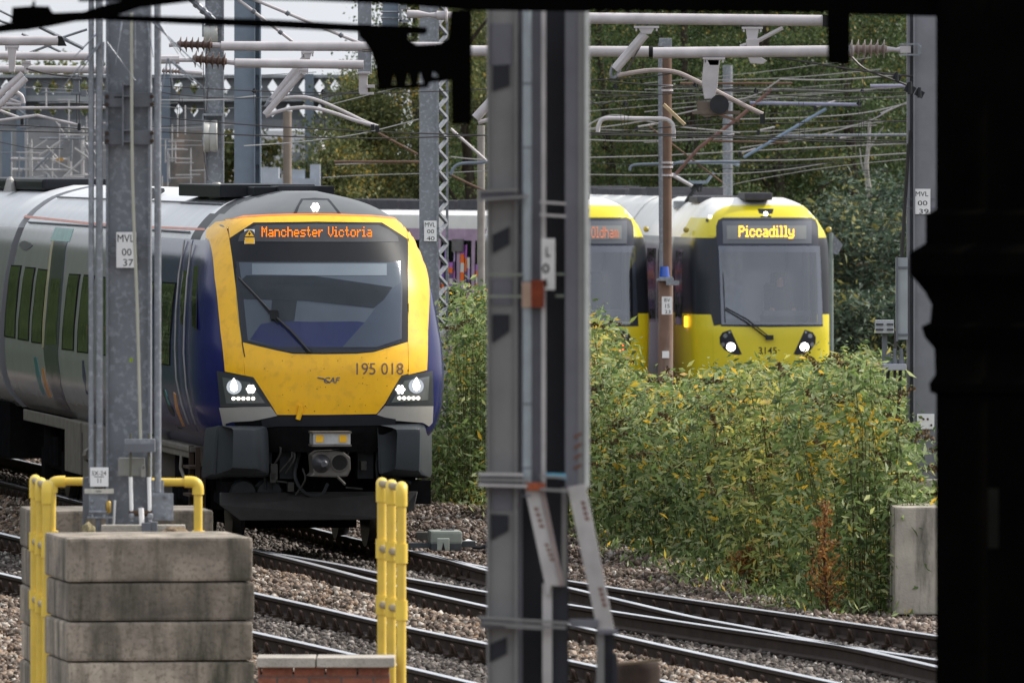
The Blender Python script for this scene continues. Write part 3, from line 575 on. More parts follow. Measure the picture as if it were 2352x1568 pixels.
# ballast stones (real little rocks, one sheet of them per shade)
BASE = np.array([(-1,-1,-1),(1,-1,-1),(1,1,-1),(-1,1,-1),(-.8,-.8,.9),(.8,-.8,.9),(.8,.8,.9),(-.8,.8,.9)], float)
BF = [(0,3,2,1),(4,5,6,7),(0,1,5,4),(1,2,6,5),(2,3,7,6),(3,0,4,7)]
def rotm(n):
    q = rng.normal(size=(n,4)); q /= np.linalg.norm(q, axis=1)[:,None]; w_,x,y,z = q.T
    return np.stack([1-2*(y*y+z*z),2*(x*y-z*w_),2*(x*z+y*w_),2*(x*y+z*w_),1-2*(x*x+z*z),2*(y*z-x*w_),2*(x*z-y*w_),2*(y*z+x*w_),1-2*(x*x+y*y)],1).reshape(n,3,3)
def fast_mesh(name, verts, faces, mat, loc=(0,0,0)):
    me = bpy.data.meshes.new(name); nv = len(verts); nf, fk = faces.shape
    me.vertices.add(nv); me.vertices.foreach_set('co', verts.astype(np.float32).ravel()); me.loops.add(nf*fk); me.loops.foreach_set('vertex_index', faces.astype(np.int32).ravel())
    me.polygons.add(nf); me.polygons.foreach_set('loop_start', np.arange(0, nf*fk, fk, dtype=np.int32)); me.polygons.foreach_set('loop_total', np.full(nf, fk, dtype=np.int32))
    me.update(calc_edges=True); me.materials.append(mat); o = bpy.data.objects.new(name, me); COL.objects.link(o); o.location = loc; MW[o] = Matrix.Translation(Vector(loc)); return o
def stones(P, size, name, mat):
    n = len(P); s = size*rng.uniform(.55,1.35,(n,1,1))*rng.uniform(.55,1.1,(n,1,3)); v = BASE[None]*(1+rng.uniform(-.35,.25,(n,8,3)))*s*.5
    v = np.einsum('nij,nkj->nki', rotm(n), v) + P[:,None,:]; f = np.array(BF)[None]+8*np.arange(n)[:,None,None]
    return fast_mesh(name, v.reshape(-1,3), f.reshape(-1,4), mat)
N = 230000
Dd = 88*np.exp(rng.uniform(0, math.log(172/88), N)); Dd = 86 + (Dd-88); Xx = rng.uniform(-.052,.047,N)*Dd
pa = {k_: np.array([gx(p_, d) for d in np.linspace(80,180,201)]) for k_, p_ in (('a',ra),('d',rd),('e',re_),('f',rf))}
at = lambda k_: np.interp(Dd, np.linspace(80,180,201), pa[k_])
A_, D_, E_, F_ = at('a'), at('d'), at('e'), at('f')
in1 = (Xx > D_-.12) & (Xx < A_+.15); in2 = (Xx > F_-.15) & (Xx < E_+.1)
mid = (Xx > E_+.1) & (Xx < D_-.12); far = Xx > A_+.15; low = Xx < F_-.15
zz = np.where(in1|in2, -.19, -.18) + rng.uniform(-.03,.02,N); u = (Xx-E_)/(D_-E_); zz = zz + np.where(mid, .075*np.clip(1-(2*u-1)**2, 0, 1), 0)
zz = zz + np.where(far, .035*np.sin(Xx*2.1+Dd*.6)+.03*np.sin(Xx*5+Dd*1.7), 0) + np.where(mid|low, .02*np.sin(Xx*7+Dd*2.3), 0)
P = np.stack([Xx, Dd, zz], 1); keep = ~((np.abs(Xx-A_)<.05)|(np.abs(Xx-D_)<.05)|(np.abs(Xx-E_)<.05)|(np.abs(Xx-F_)<.05))
farkeep = far & ((Xx-A_) < 3.2) | (far & (Dd > 125) & (Xx-A_ < 4))
BPALE = ISL('pale_ballast_stone', [(0,(.030,.022,.016)),(.3,(.10,.072,.053)),(.55,(.185,.138,.103)),(.75,(.26,.168,.105)),(.9,(.31,.26,.215)),(1,(.50,.46,.40))], .85)
BDARK = ISL('stained_ballast_stone', [(0,(.028,.022,.018)),(.5,(.075,.060,.050)),(.85,(.135,.115,.10)),(1,(.30,.27,.24))], .85)
BBRWN = ISL('weathered_ballast_stone', [(0,(.040,.029,.022)),(.4,(.125,.090,.068)),(.75,(.21,.155,.12)),(.93,(.29,.25,.22)),(1,(.5,.47,.43))], .9)
tag(stones(P[keep&(mid|low)], .050, 'ballast', BPALE), kind='stuff', label='pale pinkish ballast stones heaped between the tracks', cat='ballast')
tag(stones(P[keep&(in1|in2)], .048, 'stained_ballast', BDARK), kind='stuff', label='dark oil-stained ballast between the rails', cat='ballast')
tag(stones(P[keep&farkeep], .046, 'trackside_gravel', BBRWN), kind='stuff', label='brown weathered gravel between the far rail and the bushes', cat='gravel')
# point machine beside the far rail
t = thing('point_machine', V(1035,1262,121), 'grey-green points motor box beside the far rail near the train', 'points motor')
PMM = M('grey_green_paint', (.23,.25,.22), .6, 0, .15, 6); PMD = M('dark_base_plate', (.07,.075,.08), .6, .3, .2, 6)
mb = MB(); mb.vbox(985,1219,1058,1250,120.4,.55,rz=R(4)); mb.build('cover', PMM, t, bevel=.03)
mb = MB(); mb.vbox(987,1247,1056,1264,120.4,.5,rz=R(4)); mb.build('base', PMD, t, bevel=.01)
mb = MB(); mb.vbox(1004,1236,1032,1264,120.2,.12); mb.build('latch_cover', M('pale_latch', (.3,.32,.28), .5), t, bevel=.008)
mb = MB(); mb.vbox(1012,1217,1043,1222,120.6,.3); mb.build('lid_strap', PMD, t)
mb = MB(); mb.prism([(1014,1264),(1018,1245),(1023,1264)], 120.19, .01); mb.build('latch', BLACKP, t)
mb = MB(); mb.vbox(935,1247,990,1258,120.6,.3); mb.vbox(1056,1243,1092,1256,120.6,.3); mb.build('drive_rod', PMD, t)
mb = MB(); mb.vbox(956,1222,987,1240,121.2,.3); mb.build('side_box', M('mossy_box', (.09,.09,.08), .8), t, bevel=.01)
mb = MB(); mb.add([V(1058,1245,120.9), V(1075,1237,121.1), V(1096,1244,121), V(1080,1247,120.8)], [(0,1,2,3)]); 
o = mb.build('scrap_of_paper', WHITE); tag(o, 'white scrap of paper on the gravel beside the points motor', 'litter')
mb = MB(); mb.tube(curve(VP([(1085,1256),(1105,1257),(1120,1252),(1150,1256)], 121), 4), .02, 6); tag(mb.build('cable', DARKM), 'black cable lying by the points motor', 'cable')
mb = MB(); mb.tube(curve([V(1975,1427,109.6), V(2000,1405,110), V(2035,1389,110.2), V(2070,1386,110.4), V(2110,1385,110.3), V(2150,1374,110.6)], 5), .022, 7); tag(mb.build('cable', DARKM, smooth=True), 'thick black cable on the ground in front of the concrete block', 'cable')
mb = MB(); mb.vbox(1915,1402,1958,1421,108.6,.25,rz=R(12)); tag(mb.build('stone_slab', M('mossy_slab', (.20,.17,.09), .9, 0, .3, 20), bevel=.02), 'small yellowish slab of stone beside the far rail', 'stone')
# concrete blocks and piers
def blockstack(label, cx, D, w, dep, zs, rz, mats=CONC):
    t = thing('concrete_pier', (cx, D+dep/2, 0), label, 'concrete pier')
    for i, (za, zb) in enumerate(zip(zs, zs[1:])):
        mb = MB(); e = .012 if i % 2 else 0; mb.box((cx+e, D+dep/2+e, (za+zb)/2), (w, dep, abs(za-zb)-.008), rz); mb.build('concrete_block', mats, t, bevel=.022)
    mb = MB(); mb.box((cx, D+dep/2, (zs[0]+zs[-1])/2), (w-.09, dep-.09, abs(zs[0]-zs[-1])-.03), rz); mb.build('joint_core', BLACKP, t)
    return t
zr = [1.475,1.15,.865,.575,.285,0,-.27]
pier1 = blockstack('near concrete pier of stacked blocks at the foot of the MVL 00 37 mast', -2.665, 82.2, 1.36, 1.35, zr, R(9.3))
pier2 = blockstack('rear concrete pier of stacked blocks behind the yellow rails and the mast', (262-CX)*88.6/F, 88.4, 1.42, 1.2, [1.475,1.16,.86,.56,.27,-.27], R(7))
t = thing('concrete_block', V(2100,1385,108), 'pale stained concrete block standing on the ground at the right', 'concrete block')
mb = MB(); a = V(2051,1385,107.6); mb.box((a.x+.9, 108.3, a.z+.40), (1.8, 1.2, 1.02), R(2)); mb.build('block', CONCL if False else M('stained_pale_concrete', (.40,.36,.30), .9, 0, .15, 4, bump=.5, streak=1., streak_col=(.05,.05,.04)), t, bevel=.02)
t = thing('concrete_block', V(2010,1010,114.5), 'mossy concrete footing half hidden in the bushes by the right mast', 'concrete block')
mb = MB(); mb.vbox(1950,1000,2090,1100,114.6,1.0); mb.build('footing', CONCL, t, bevel=.03); mb = MB(); mb.vbox(1985,988,2062,1001,114.8,.6); mb.build('cap', CONCL, t, bevel=.02)
t = thing('concrete_footing', V(2140,1110,113), 'concrete footing under the mast numbered MVL 00 39', 'concrete footing')
mb = MB(); mb.vbox(2080,1100,2210,1500,112.8,1.0); mb.build('footing', CONCL, t, bevel=.03)
t = thing('concrete_footing', V(1000,1050,142), 'grey concrete footing behind the train at the MVL 00 40 mast', 'concrete footing')
mb = MB(); mb.vbox(962,1066,1040,1140,141.9,1.0); mb.build('footing', CONC, t, bevel=.03)
# brick pier with coping, bottom centre
BR = M('red_brick', (.26,.085,.05), .85, 0, .35, 7, bump=.4, spot=.4, spot_col=(.34,.16,.10), spot_scale=25); MORT = M('dark_mortar', (.13,.12,.11), .9, 0, .2, 20)
t = thing('brick_wall', V(745,1568,80), 'low red brick wall with pale coping slabs at the bottom of the view', 'wall')
bw = V(590,1505,80).x; be = V(893,1505,80).x
mb = MB(); mb.box(((bw+be)/2, 80.5, -.0), (be-bw, .36, 1.14)); mb.build('mortar_core', MORT, t)
zb = H-(1533-HY)*80/F; mb = MB()
for r_ in range(6):
    for i in range(-1, 5):
        x0 = bw + i*.228 + (.114 if r_ % 2 else 0) + .03
        x0 = max(x0, bw+.002)
        if x0 < be-.05:
            x1 = min(bw + i*.228 + (.114 if r_ % 2 else 0) + .245, be+.003); mb.box(((x0+x1)/2, 80.5, zb-.04-r_*.077), (x1-x0, .372, .066))
mb.build('brickwork', BR, t)
for x0, x1 in ((589,724),(727,906)): mb = MB(); a = V(x0,1505,80.2); b = V(x1,1533,80.2); mb.box(((a.x+b.x)/2, 80.5, (H-(1515-HY)*80.2/F+H-(1533-HY)*80.2/F)/2+.008), (b.x-a.x, .52, .07)); mb.build('coping_slab', CONCL, t, bevel=.008)
# yellow guard rails
def fitting(mb, p, r=.045, h=.12): mb.lathe(p-Vector((0,0,h/2)), p+Vector((0,0,h/2)), [(0,r),(h,r)], 14)
def guard(label, posts, top, lows, cross_to=None):
    t = thing('guard_rail', (posts[0][0], posts[0][1], -.2), label, 'guard rail', 'yellow guard rails')
    for x, d in posts:
        mb = MB(); mb.tube([(x,d,-.25), (x,d,top-.08)], .034, 14); mb.build('post', YPIPE, t, smooth=True)
        mb = MB(); mb.tube(curve([(x,d,top-.13), (x,d,top-.03), (x,d+.035,top), (x,d+.10,top)], 4), .044, 12); mb.build('elbow', YPIPEC, t, smooth=True)
        for z in lows: mb = MB(); fitting(mb, Vector((x,d,z)), .045, .14); mb.build('tee_fitting', YPIPEC, t, smooth=True)
    for (x0, d0), (x1, d1) in zip(posts, posts[1:]):
        for z in [top]+lows:
            mb = MB(); mb.tube([(x0,d0,z), (x1,d1,z)], .027, 12); mb.build('cross_bar', M('weathered_pipe', (.34,.27,.16), .6) if 'weathered_pipe' not in bpy.data.materials else bpy.data.materials['weathered_pipe'], t, smooth=True)
    return t
zt_ = H-(1118-HY)*81/F
gA = guard('right yellow guard rail of three posts beside the brick wall', [((922-CX)*80.8/F,80.8), ((899-CX)*81.3/F,81.3), ((877-CX)*81.8/F,81.8)], zt_, [H-(1257-HY)*82/F, H-(1385-HY)*82/F])
zt2 = H-(1106-HY)*85.5/F
gB = guard('left yellow guard rail of posts behind the concrete pier and mast', [((108-CX)*84.4/F,84.4), ((93-CX)*85.1/F,85.1), ((80-CX)*85.8/F,85.8)], zt2, [H-(1257-HY)*84.5/F, H-(1392-HY)*84.5/F])
d_ = 87.4; mb = MB(); mb.tube([V(118,1225,d_), V(119,1120,d_)], .034, 14); mb.build('post', YPIPE, gB, smooth=True)
mb = MB(); mb.tube(curve([V(119,1130,d_), V(121,1112,d_), V(130,1106,d_), V(150,1105,d_)], 4), .045, 12); mb.build('elbow', YPIPEC, gB, smooth=True)
mb = MB(); mb.tube([V(140,1105,d_), V(440,1107,d_)], .032, 14); mb.build('top_bar', YPIPE, gB, smooth=True)
mb = MB(); mb.tube(curve([V(424,1106,d_), V(445,1107,d_), V(454,1116,d_), V(455,1135,d_)], 4), .046, 12); mb.build('elbow', YPIPEC, gB, smooth=True)
mb = MB(); mb.tube([V(455,1130,d_), V(455,1225,d_)], .034, 14); mb.build('post', YPIPE, gB, smooth=True)
for x in (118, 455): mb = MB(); mb.vbox(x-14,1219,x+14,1226,d_-.05,.15); mb.build('base_flange', YPIPEC, gB)
# ---------------------------------------------------------------- masts
def hsec(mb, x0, x1, y0, y1, D, dep, tf=.018, tw_=.012, web=.5):
    """rolled column: two flanges seen edge on and the web between them"""
    a, b = V(x0,y1,D), V(x1,y0,D); zc, hz = (a.z+b.z)/2, b.z-a.z
    mb.box((a.x+tf/2, D+dep/2, zc), (tf, dep, hz)); mb.box((b.x-tf/2, D+dep/2, zc), (tf, dep, hz)); mb.box(((a.x+b.x)/2, D+dep*web, zc), (b.x-a.x-2*tf, tw_, hz-.004))
def sign(par, lines, x0, y0, x1, y1, D, rects, strap=None):
    mb = MB(); mb.vbox(x0, y0, x1, y1, D-.012, .008); sp = mb.build('sign_plate', WHITE, par, bevel=.002)
    for s, r in zip(lines, rects): text(s, r, lambda x, y: V(x, y, D-.0135), BLACKP, 'lettering', sp, .0)
    if strap:
        for y in strap[2]: mb = MB(); mb.vbox(strap[0], y-1, x0+4, y+1, D-.01, .006); mb.vbox(x1-3, y-1, strap[1], y+1, D-.01, .006); mb.build('sign_strap', GALVD, sp)
    return sp
D = 84.6
t = thing('catenary_mast', V(295,1226,D), 'near grey steel column with white sign MVL 00 37 in front of the train', 'mast', 'overhead line masts')
mb = MB(); hsec(mb, 243, 346, -60, 1212, D, .30, .018, .012, .35); mb.build('column', GALV, t)
mb = MB(); mb.vbox(236,1206,356,1236,D-.06,.4); mb.build('base_plate', CONCL, t, bevel=.01)
sign(t, ['MVL','00','37'], 267, 533, 313, 615, D+.02, [(270,539,308,556),(280,571,302,587),(283,595,306,611)], (245,345,(560,588)))
mb = MB()
for y0, y1 in ((213,246),(300,332)): mb.vbox(240,y0,350,y1,D-.03,.018)
mb.vbox(280,188,284,336,D-.12,.10); mb.vbox(284,196,302,332,D-.055,.02)
for y in (196,222,300,326): mb.vbox(284,y-2,306,y+1,D-.12,.07)
mb.build('splice_bracket', GALVD, t, bevel=.002)
mb = MB()
for y in (222,240,306,324):
    for x in (246,349): mb.lathe(V(x,y,D-.03), V(x,y,D-.06), [(0,.016),(.03,.014)], 8)
mb.build('bolt', M('rusty_bolt', (.07,.05,.04), .7), t)
mb = MB(); mb.vbox(262,222,280,225,D-.033,.004); mb.build('slot', BLACKP, t)
mb = MB(); mb.tube(curve([V(302,30,D-.16), V(304,400,D-.16), V(315,700,D-.16), V(323,1012,D-.16)], 3), .012, 8); mb.build('earth_rod', M('pale_green_grey_pipe', (.40,.40,.33), .5, .2, .1, 3), t, smooth=True)
mb = MB(); mb.add([V(297,822,D-.001+.10), V(305,822,D+.099), V(305,831,D+.099), V(297,831,D+.099)], [(0,1,2,3)]); mb.build('green_tag', M('lime_tag', (.35,.5,.01), .6), t)
for x, r, y1, k_ in ((209.5,.021,1110,'left'), (228,.027,1080,''), (362,.026,1130,'')):
    mb = MB(); mb.tube([V(x,-60,D-.1), V(x+.5,y1,D-.1)], r, 14); mb.build('conduit', GALV, t, smooth=True)
mb = MB()
for p, q in (((230,97),(140,205)), ((232,98),(172,182)), ((245,97),(311,185)), ((238,97),(238,180)), ((220,80),(170,132)), ((280,50),(265,150)), ((310,50),(311,132)), ((338,50),(352,132)), ((350,50),(465,160)), ((392,140),(460,205)), ((395,140),(475,208)), ((385,135),(372,205)), ((388,135),(398,205)), ((366,60),(430,140)), ((366,55),(410,125))): mb.tube([V(*p,D-.14), V(*q,D-.2)], .008, 5, .003)
mb.build('anti_climb_spikes', GALV, t)
# switch gear at the foot
mb = MB(); mb.vbox(190,1096,212,1190,D-.02,.1); mb.vbox(207,1070,216,1120,D-.0,.05); mb.build('side_plate', GALVD, t, bevel=.003)
mb = MB(); mb.vbox(345,1132,398,1195,D-.16,.014); mb.vbox(346,1102,376,1135,D-.1,.014); pp = mb.build('bolted_plate', GALV, t, bevel=.003)
mb = MB()
for x, y in ((377,1141),(376,1188),(349,1141)): mb.lathe(V(x,y,D-.16), V(x,y,D-.20), [(0,.013),(.03,.012)], 8)
mb.build('bolt', GALVD, pp)
mb = MB(); mb.vbox(286,1008,356,1037,D-.26,.10); mb.build('cross_beam', GALV, t, bevel=.003)
mb = MB(); mb.vbox(287,1019,355,1038,D-.263,.10); mb.build('cross_beam_face', GALVD, t)
for x in (300, 342): mb = MB(); mb.tube([V(x,995,D-.2), V(x,1095,D-.2)], .010, 8); mb.build('clamp_rod', M('dark_olive_rod', (.12,.12,.09), .6, .3) if x == 300 else bpy.data.materials['dark_olive_rod'], t, smooth=True); mb = MB(); mb.tube([V(x,1095,D-.2), V(x+2,1180,D-.2)], .014, 8); mb.build('rod_sleeve', WHITE, t, smooth=True)
mb = MB(); mb.vbox(271,1051,332,1093,D-.13,.08); jb = mb.build('junction_box', M('grey_box_paint', (.24,.24,.22), .6, .1, .1, 5), t, bevel=.008)
mb = MB(); mb.tube(curve([V(325,1078,D-.15), V(327,1069,D-.15), V(332,1070,D-.15), V(333,1080,D-.15)], 4), .005, 6); mb.vbox(324,1077,334,1095,D-.17,.03); mb.build('padlock', M('padlock_grey', (.3,.29,.27), .4, .5), jb)
mb = MB(); mb.tube([V(296,1178,D-.2), V(350,1178,D-.2)], .022, 10); mb.build('clamp_bar', RUSTY, t, smooth=True)
for x in (302,345): mb = MB(); mb.lathe(V(x,1178,D-.24), V(x,1198,D-.24), [(0,.012),(.01,.022),(.03,.022),(.05,.012),(.06,.016)], 8); mb.build('clamp_nut', GALV, t)
mb = MB(); mb.tube([V(324,1166,D-.26), V(326,1205,D-.26)], .020, 10); mb.tube([V(264,1148,D-.2), V(261,1210,D-.2)], .009, 8); mb.build('white_marker', WHITE, t, smooth=True)
sx = MB(); sx.vbox(207,1073,249,1117,D-.30,.012); sxo = sx.build('equipment_sign', WHITE, t, bevel=.002)
text('SX-24', (211,1081,244,1091), lambda x, y: V(x,y,D-.302), BLACKP, 'lettering', sxo, 0); text('11', (224,1098,232,1108), lambda x, y: V(x,y,D-.302), BLACKP, 'lettering', sxo, 0)
mb = MB(); mb.vbox(216,1093.5,239,1095,D-.302,.002); mb.build('sign_rule', BLACKP, sxo)
mb = MB(); mb.vbox(194,1122,261,1133,D-.30,.02); lp = mb.build('label_strip', M('cream_label', (.5,.48,.42), .6, 0, .2, 30), t, bevel=.002)
text('OPEN', (220,1126,233,1130), lambda x, y: V(x,y,D-.302), BLACKP, 'lettering', lp)
mb = MB(); mb.vbox(204,1134,246,1188,D-.28,.08); mb.vbox(200,1186,258,1190,D-.32,.12); mb.tube([V(205,1175,D-.33), V(245,1175,D-.33)], .012, 8); mb.vbox(210,1168,214,1190,D-.33,.02); mb.vbox(236,1160,242,1190,D-.33,.02)
for y in (1150,1165,1180): mb.lathe(V(211,y,D-.28), V(211,y,D-.32), [(0,.014),(.03,.012)], 8)
mb.build('switch_mechanism', GALV, t, bevel=.002)
mb = MB(); mb.lathe(V(249,1150,D-.32), V(249,1180,D-.32), [(0,.012),(.01,.02),(.08,.02),(.09,.012)], 10); mb.build('brass_padlock', M('brass', (.38,.25,.06), .4, .6), t, smooth=True)
mb = MB(); mb.tube([V(225,1190,D-.28), V(226,1225,D-.28)], .02, 8); mb.tube([V(193,1190,D-.02), V(194,1240,D-.02)], .015, 8); mb.build('foot_pipe', GALVD, t)
mb = MB(); mb.vbox(232,1205,425,1224,D-.42,.12,rz=R(2)); tag(mb.build('concrete_kerb', CONCL, bevel=.01), 'pale concrete kerb on top of the near pier, at the mast foot', 'kerb')
mb = MB(); mb.vbox(325,1200,346,1233,D-.52,.06); mb.vbox(346,1198,361,1233,D-.50,.10); tag(mb.build('steel_bracket', GALVD, bevel=.004), 'small grey steel bracket standing on the near pier', 'bracket')
def rock(name, c, size, mat, lab, seed):
    bm = bmesh.new(); bmesh.ops.create_icosphere(bm, subdivisions=3, radius=1); 
    for v in bm.verts: q = noise.noise(v.co*1.6+Vector((seed,0,0)))*.35; v.co *= 1+q; v.co = Vector((v.co.x*size[0], v.co.y*size[1], max(-.8, v.co.z)*size[2]))
    me = bpy.data.meshes.new(name); bm.to_mesh(me); bm.free(); me.materials.append(mat); o = bpy.data.objects.new(name, me); COL.objects.link(o); o.location = c; tag(o, lab, 'stone')
rock('rough_stone', V(203,1217,D-.5), (.052,.05,.055), M('lichen_stone', (.32,.27,.15), .95, 0, .5, 40, bump=1.), 'rounded lichen-covered stone on the left of the near pier', 1)
rock('rough_stone', V(403,1222,D-.5), (.095,.06,.045), M('brown_stone', (.25,.18,.11), .95, 0, .5, 22, bump=1.), 'flat brown stone on the right of the near pier', 5)

# far masts
D = 142; t = thing('catenary_mast', V(995,970,D), 'grey lattice mast with small sign MVL 00 40 behind the train', 'mast', 'overhead line masts')
mb = MB(); mb.vbox(963,-40,1002,1060,D,.10); mb.vbox(1002,-40,1008,1060,D-.02,.16); mb.vbox(1024,-40,1030,1060,D+.35,.08)
k_ = 0
for y in range(-40, 1040, 48): mb.tube([V(1006,y,D+.05), V(1027,y+24,D+.38)], .028, 4); mb.tube([V(1027,y+24,D+.38), V(1006,y+48,D+.05)], .028, 4)
mb.build('column', GALV, t)
sign(t, ['MVL','00','40'], 974, 507, 1003, 554, D-.03, [(976,511,1000,521),(981,527,997,536),(980,543,998,552)], (970,1010,(524,541)))
D = 113; t = thing('catenary_mast', V(2150,1090,D), 'tall grey mast with sign MVL 00 39 at the right edge of the bushes', 'mast', 'overhead line masts')
mb = MB(); mb.vbox(2084,20,2090,1085,D,.22); mb.vbox(2098,20,2102,1085,D-.1,.3); mb.vbox(2090,20,2098,1085,D+.10,.02); mb.vbox(2102,20,2200,1085,D-.06,.02); mb.vbox(2076,1040,2098,1086,D-.12,.3); mb.vbox(2098,1082,2200,1110,D-.12,.3)
mb.build('column', M('mast_blue_grey', (.19,.195,.215), .5, .2, .12, 4), t)
sign(t, ['MVL','00','39'], 2100, 434, 2137, 492, D-.07, [(2103,440,2132,451),(2108,461,2130,472),(2111,480,2133,491)], (2082,2150,(457,478)))
mb = MB(); mb.vbox(2106,950,2146,985,D-.08,.012); wp2 = mb.build('white_plate', WHITE, t, bevel=.003)
mb = MB()
for x, y in ((2121,962),(2131,962),(2112,976),(2139,976)): mb.lathe(V(x,y,D-.08), V(x,y,D-.1), [(0,.012),(.012,.01)], 8)
mb.build('bolt', RUSTY, wp2)
mb = MB(); mb.vbox(2076,990,2083,1035,D-.05,.03); mb.build('red_white_marker', M('pink_marker', (.5,.25,.27), .6), t)
mb = MB(); mb.vbox(2058,592,2085,780,D-.1,.16); bx = mb.build('balance_weight', M('pale_grey_box', (.30,.33,.35), .6, 0, .1, 4), t, bevel=.004)
mb = MB(); mb.vbox(2060,612,2086,616,D-.12,.2); mb.vbox(2060,766,2086,770,D-.12,.2); mb.vbox(2058,590,2063,784,D-.13,.03); mb.build('weight_band', GALVD, bx)
mb = MB(); mb.tube([V(2073,592,D), V(2090,300,D)], .012, 5); mb.tube([V(2069,592,D), V(2085,330,D)], .010, 5); mb.tube([V(2058,760,D-.1), V(2054,900,D-.1)], .016, 6); mb.build('weight_cable', WIREM, t)
mb = MB(); mb.vbox(2030,836,2082,850,D-.3,.4); eq = mb.build('isolator_base', M('isolator_grey', (.36,.37,.42), .5, 0, .1, 5), t, bevel=.005)
for x in (2042,2055,2070): mb = MB(); mb.lathe(V(x,838,D-.15), V(x,800,D-.15), [(0,.035),(.05,.03),(.1,.02),(.165,.018)], 8); mb.build('isolator_stud', GALVD, eq, smooth=True)
mb = MB(); mb.tube([V(2040,850,D-.2), V(2036,960,D-.2)], .018, 6); mb.tube([V(2068,850,D-.2), V(2063,960,D-.2)], .018, 6); mb.build('isolator_leg', DARKM, eq)
mb = MB(); mb.tube(curve([V(2030,975,D), V(2032,955,D), V(2045,950,D), V(2052,965,D), V(2053,985,D)], 4), .035, 8); mb.build('cable_gland', DARKM, eq)
def plainmast(x0, x1, y0, y1, D, label, mat, n=14):
    t = thing('catenary_mast', V((x0+x1)/2, y1, D), label, 'mast', 'overhead line masts'); r = px((x1-x0)/2, D)
    mb = MB(); mb.tube([V((x0+x1)/2, y1, D), V((x0+x1)/2, y0, D)], r, n); mb.build('column', mat, t, smooth=True); return t
D = 150
t = thing('catenary_mast', V(491,900,D), 'grey mast with round tensioning drum, left of the train roof', 'mast', 'overhead line masts')
mb = MB(); hsec(mb, 471, 514, -40, 900, D, .2, .014, .01, .3); mb.build('column', GALV, t)
for y0, y1 in ((58,100),(275,350)):
    yc = (y0+y1)/2; r = px((y1-y0)/2, D); mb = MB(); mb.lathe(V(468,yc,D-.14), V(508,yc,D-.14), [(0,r*.96),(.01,r),(.07,r*.96),(.085,r*.90),(.10,r*.96),(.17,r),(.18,r*.96)], 26); mb.build('tension_drum', M('drum_pale_grey', (.40,.40,.38), .5, .1, .1, 5) if y0 < 100 else bpy.data.materials['drum_pale_grey'], t, smooth=True)
    mb = MB(); mb.vbox(466,y0-14,512,y0-9,D-.22,.24); mb.vbox(464,y0-12,468,y1-15,D-.2,.1); mb.vbox(509,y0-12,514,y1+20,D-.2,.1); mb.build('drum_bracket', GALV, t)
mb = MB(); mb.tube(curve([V(478,200,D-.12), V(474,250,D-.12), V(466,290,D-.12), V(470,370,D-.12), V(478,415,D-.12)], 4), .008, 5); mb.tube([V(466,120,D-.12), V(470,270,D-.12)], .006, 5); mb.build('drum_cable', WIREM, t)
D = 157; t = thing('catenary_mast', V(569,900,D), 'wide blue-grey steel column right of the drum mast, behind the train roof', 'mast', 'overhead line masts')
mb = MB(); mb.vbox(538,-40,585,900,D,.02); mb.vbox(583,-40,586,900,D-.08,.2); mb.vbox(586,-40,598,900,D+.12,.02); mb.vbox(596,-40,599,900,D-.02,.3)
for y in (141,347,590): mb.vbox(587,y,597,y+32,D+.05,.02)
mb.build('column', STEELB, t)
D = 167; t = plainmast(1515, 1543, 92, 900, D, 'slim brown mast with blue lamp and sign BV 15 23 between the trams', BROWN); t['group'] = 'overhead line masts'
mb = MB(); mb.tube([V(1529,900,D), V(1529,640,D)], px(17,D), 14); mb.build('thick_base', M('brown_base_paint', (.19,.12,.09), .7, 0, .2, 4, streak=.5, streak_col=(.3,.28,.26)), t, smooth=True)
mb = MB(); mb.tube([V(1520,640,D-.05), V(1517,100,D-.05)], px(6,D), 8); mb.build('grey_conduit', GALV, t, smooth=True)
mb = MB(); mb.vbox(1514,88,1543,114,D-.12,.24); mb.build('mast_cap', GALV, t, bevel=.01)
for y in (200,210,376,386,405): mb = MB(); mb.lathe(V(1529,y,D), V(1529,y-5,D), [(0,px(17,D)),(.03,px(17,D))], 14); mb.build('collar', TUBE, t)
mb = MB(); mb.lathe(V(1526,636,D-.13), V(1526,612,D-.13), [(0,px(12,D)),(px(24,D),px(9.5,D))], 14); mb.build('blue_lamp', M('blue_lens', (.005,.07,.42), .25, 0, 0, 5, coat=.6), t, smooth=True)
mb = MB(); mb.vbox(1508,640,1548,645,D-.25,.3); mb.vbox(1513,636,1546,642,D-.2,.14); mb.vbox(1530,645,1560,655,D-.25,.1); mb.build('lamp_shelf', GALV, t)
sign(t, ['BV','15','23'], 1520, 681, 1544, 722, D-.13, [(1526,685,1539,693),(1528,698,1538,707),(1527,712,1540,720)], (1513,1546,(694,708)))
mb = MB(); mb.vbox(1521,806,1537,822,D-.13,.01); mb.build('white_plate', WHITE, t)
plainmast(1660, 1683, 150, 900, 224, 'pale grey tubular mast rising behind the Piccadilly tram roof', GALV)
plainmast(1096, 1114, 288, 900, 190, 'pale tubular mast left of the foreground steel mast, above the white coach roof', M('pale_brown_mast', (.27,.25,.23), .6))
plainmast(650, 670, 255, 900, 205, 'brownish tubular mast behind the train roof at the left', M('brown_mast', (.21,.17,.14), .7))
t = thing('catenary_mast', V(1910,830,203), 'thin green-grey pole with a diamond plate right of the Piccadilly tram', 'mast', 'overhead line masts')
mb = MB(); mb.tube([V(1910,1000,203), V(1909,535,203)], px(5,203), 10); mb.build('column', M('green_grey_pole', (.22,.26,.24), .5, .2), t, smooth=True)
mb = MB(); mb.prism([(1908,530),(1936,562),(1924,585),(1910,582)], 203, .02); mb.build('diamond_plate', GALV, t)
t = thing('relay_cabinet_sign', V(2032,850,118), 'small pale louvred panel on a post in front of the dark shrubs', 'panel')
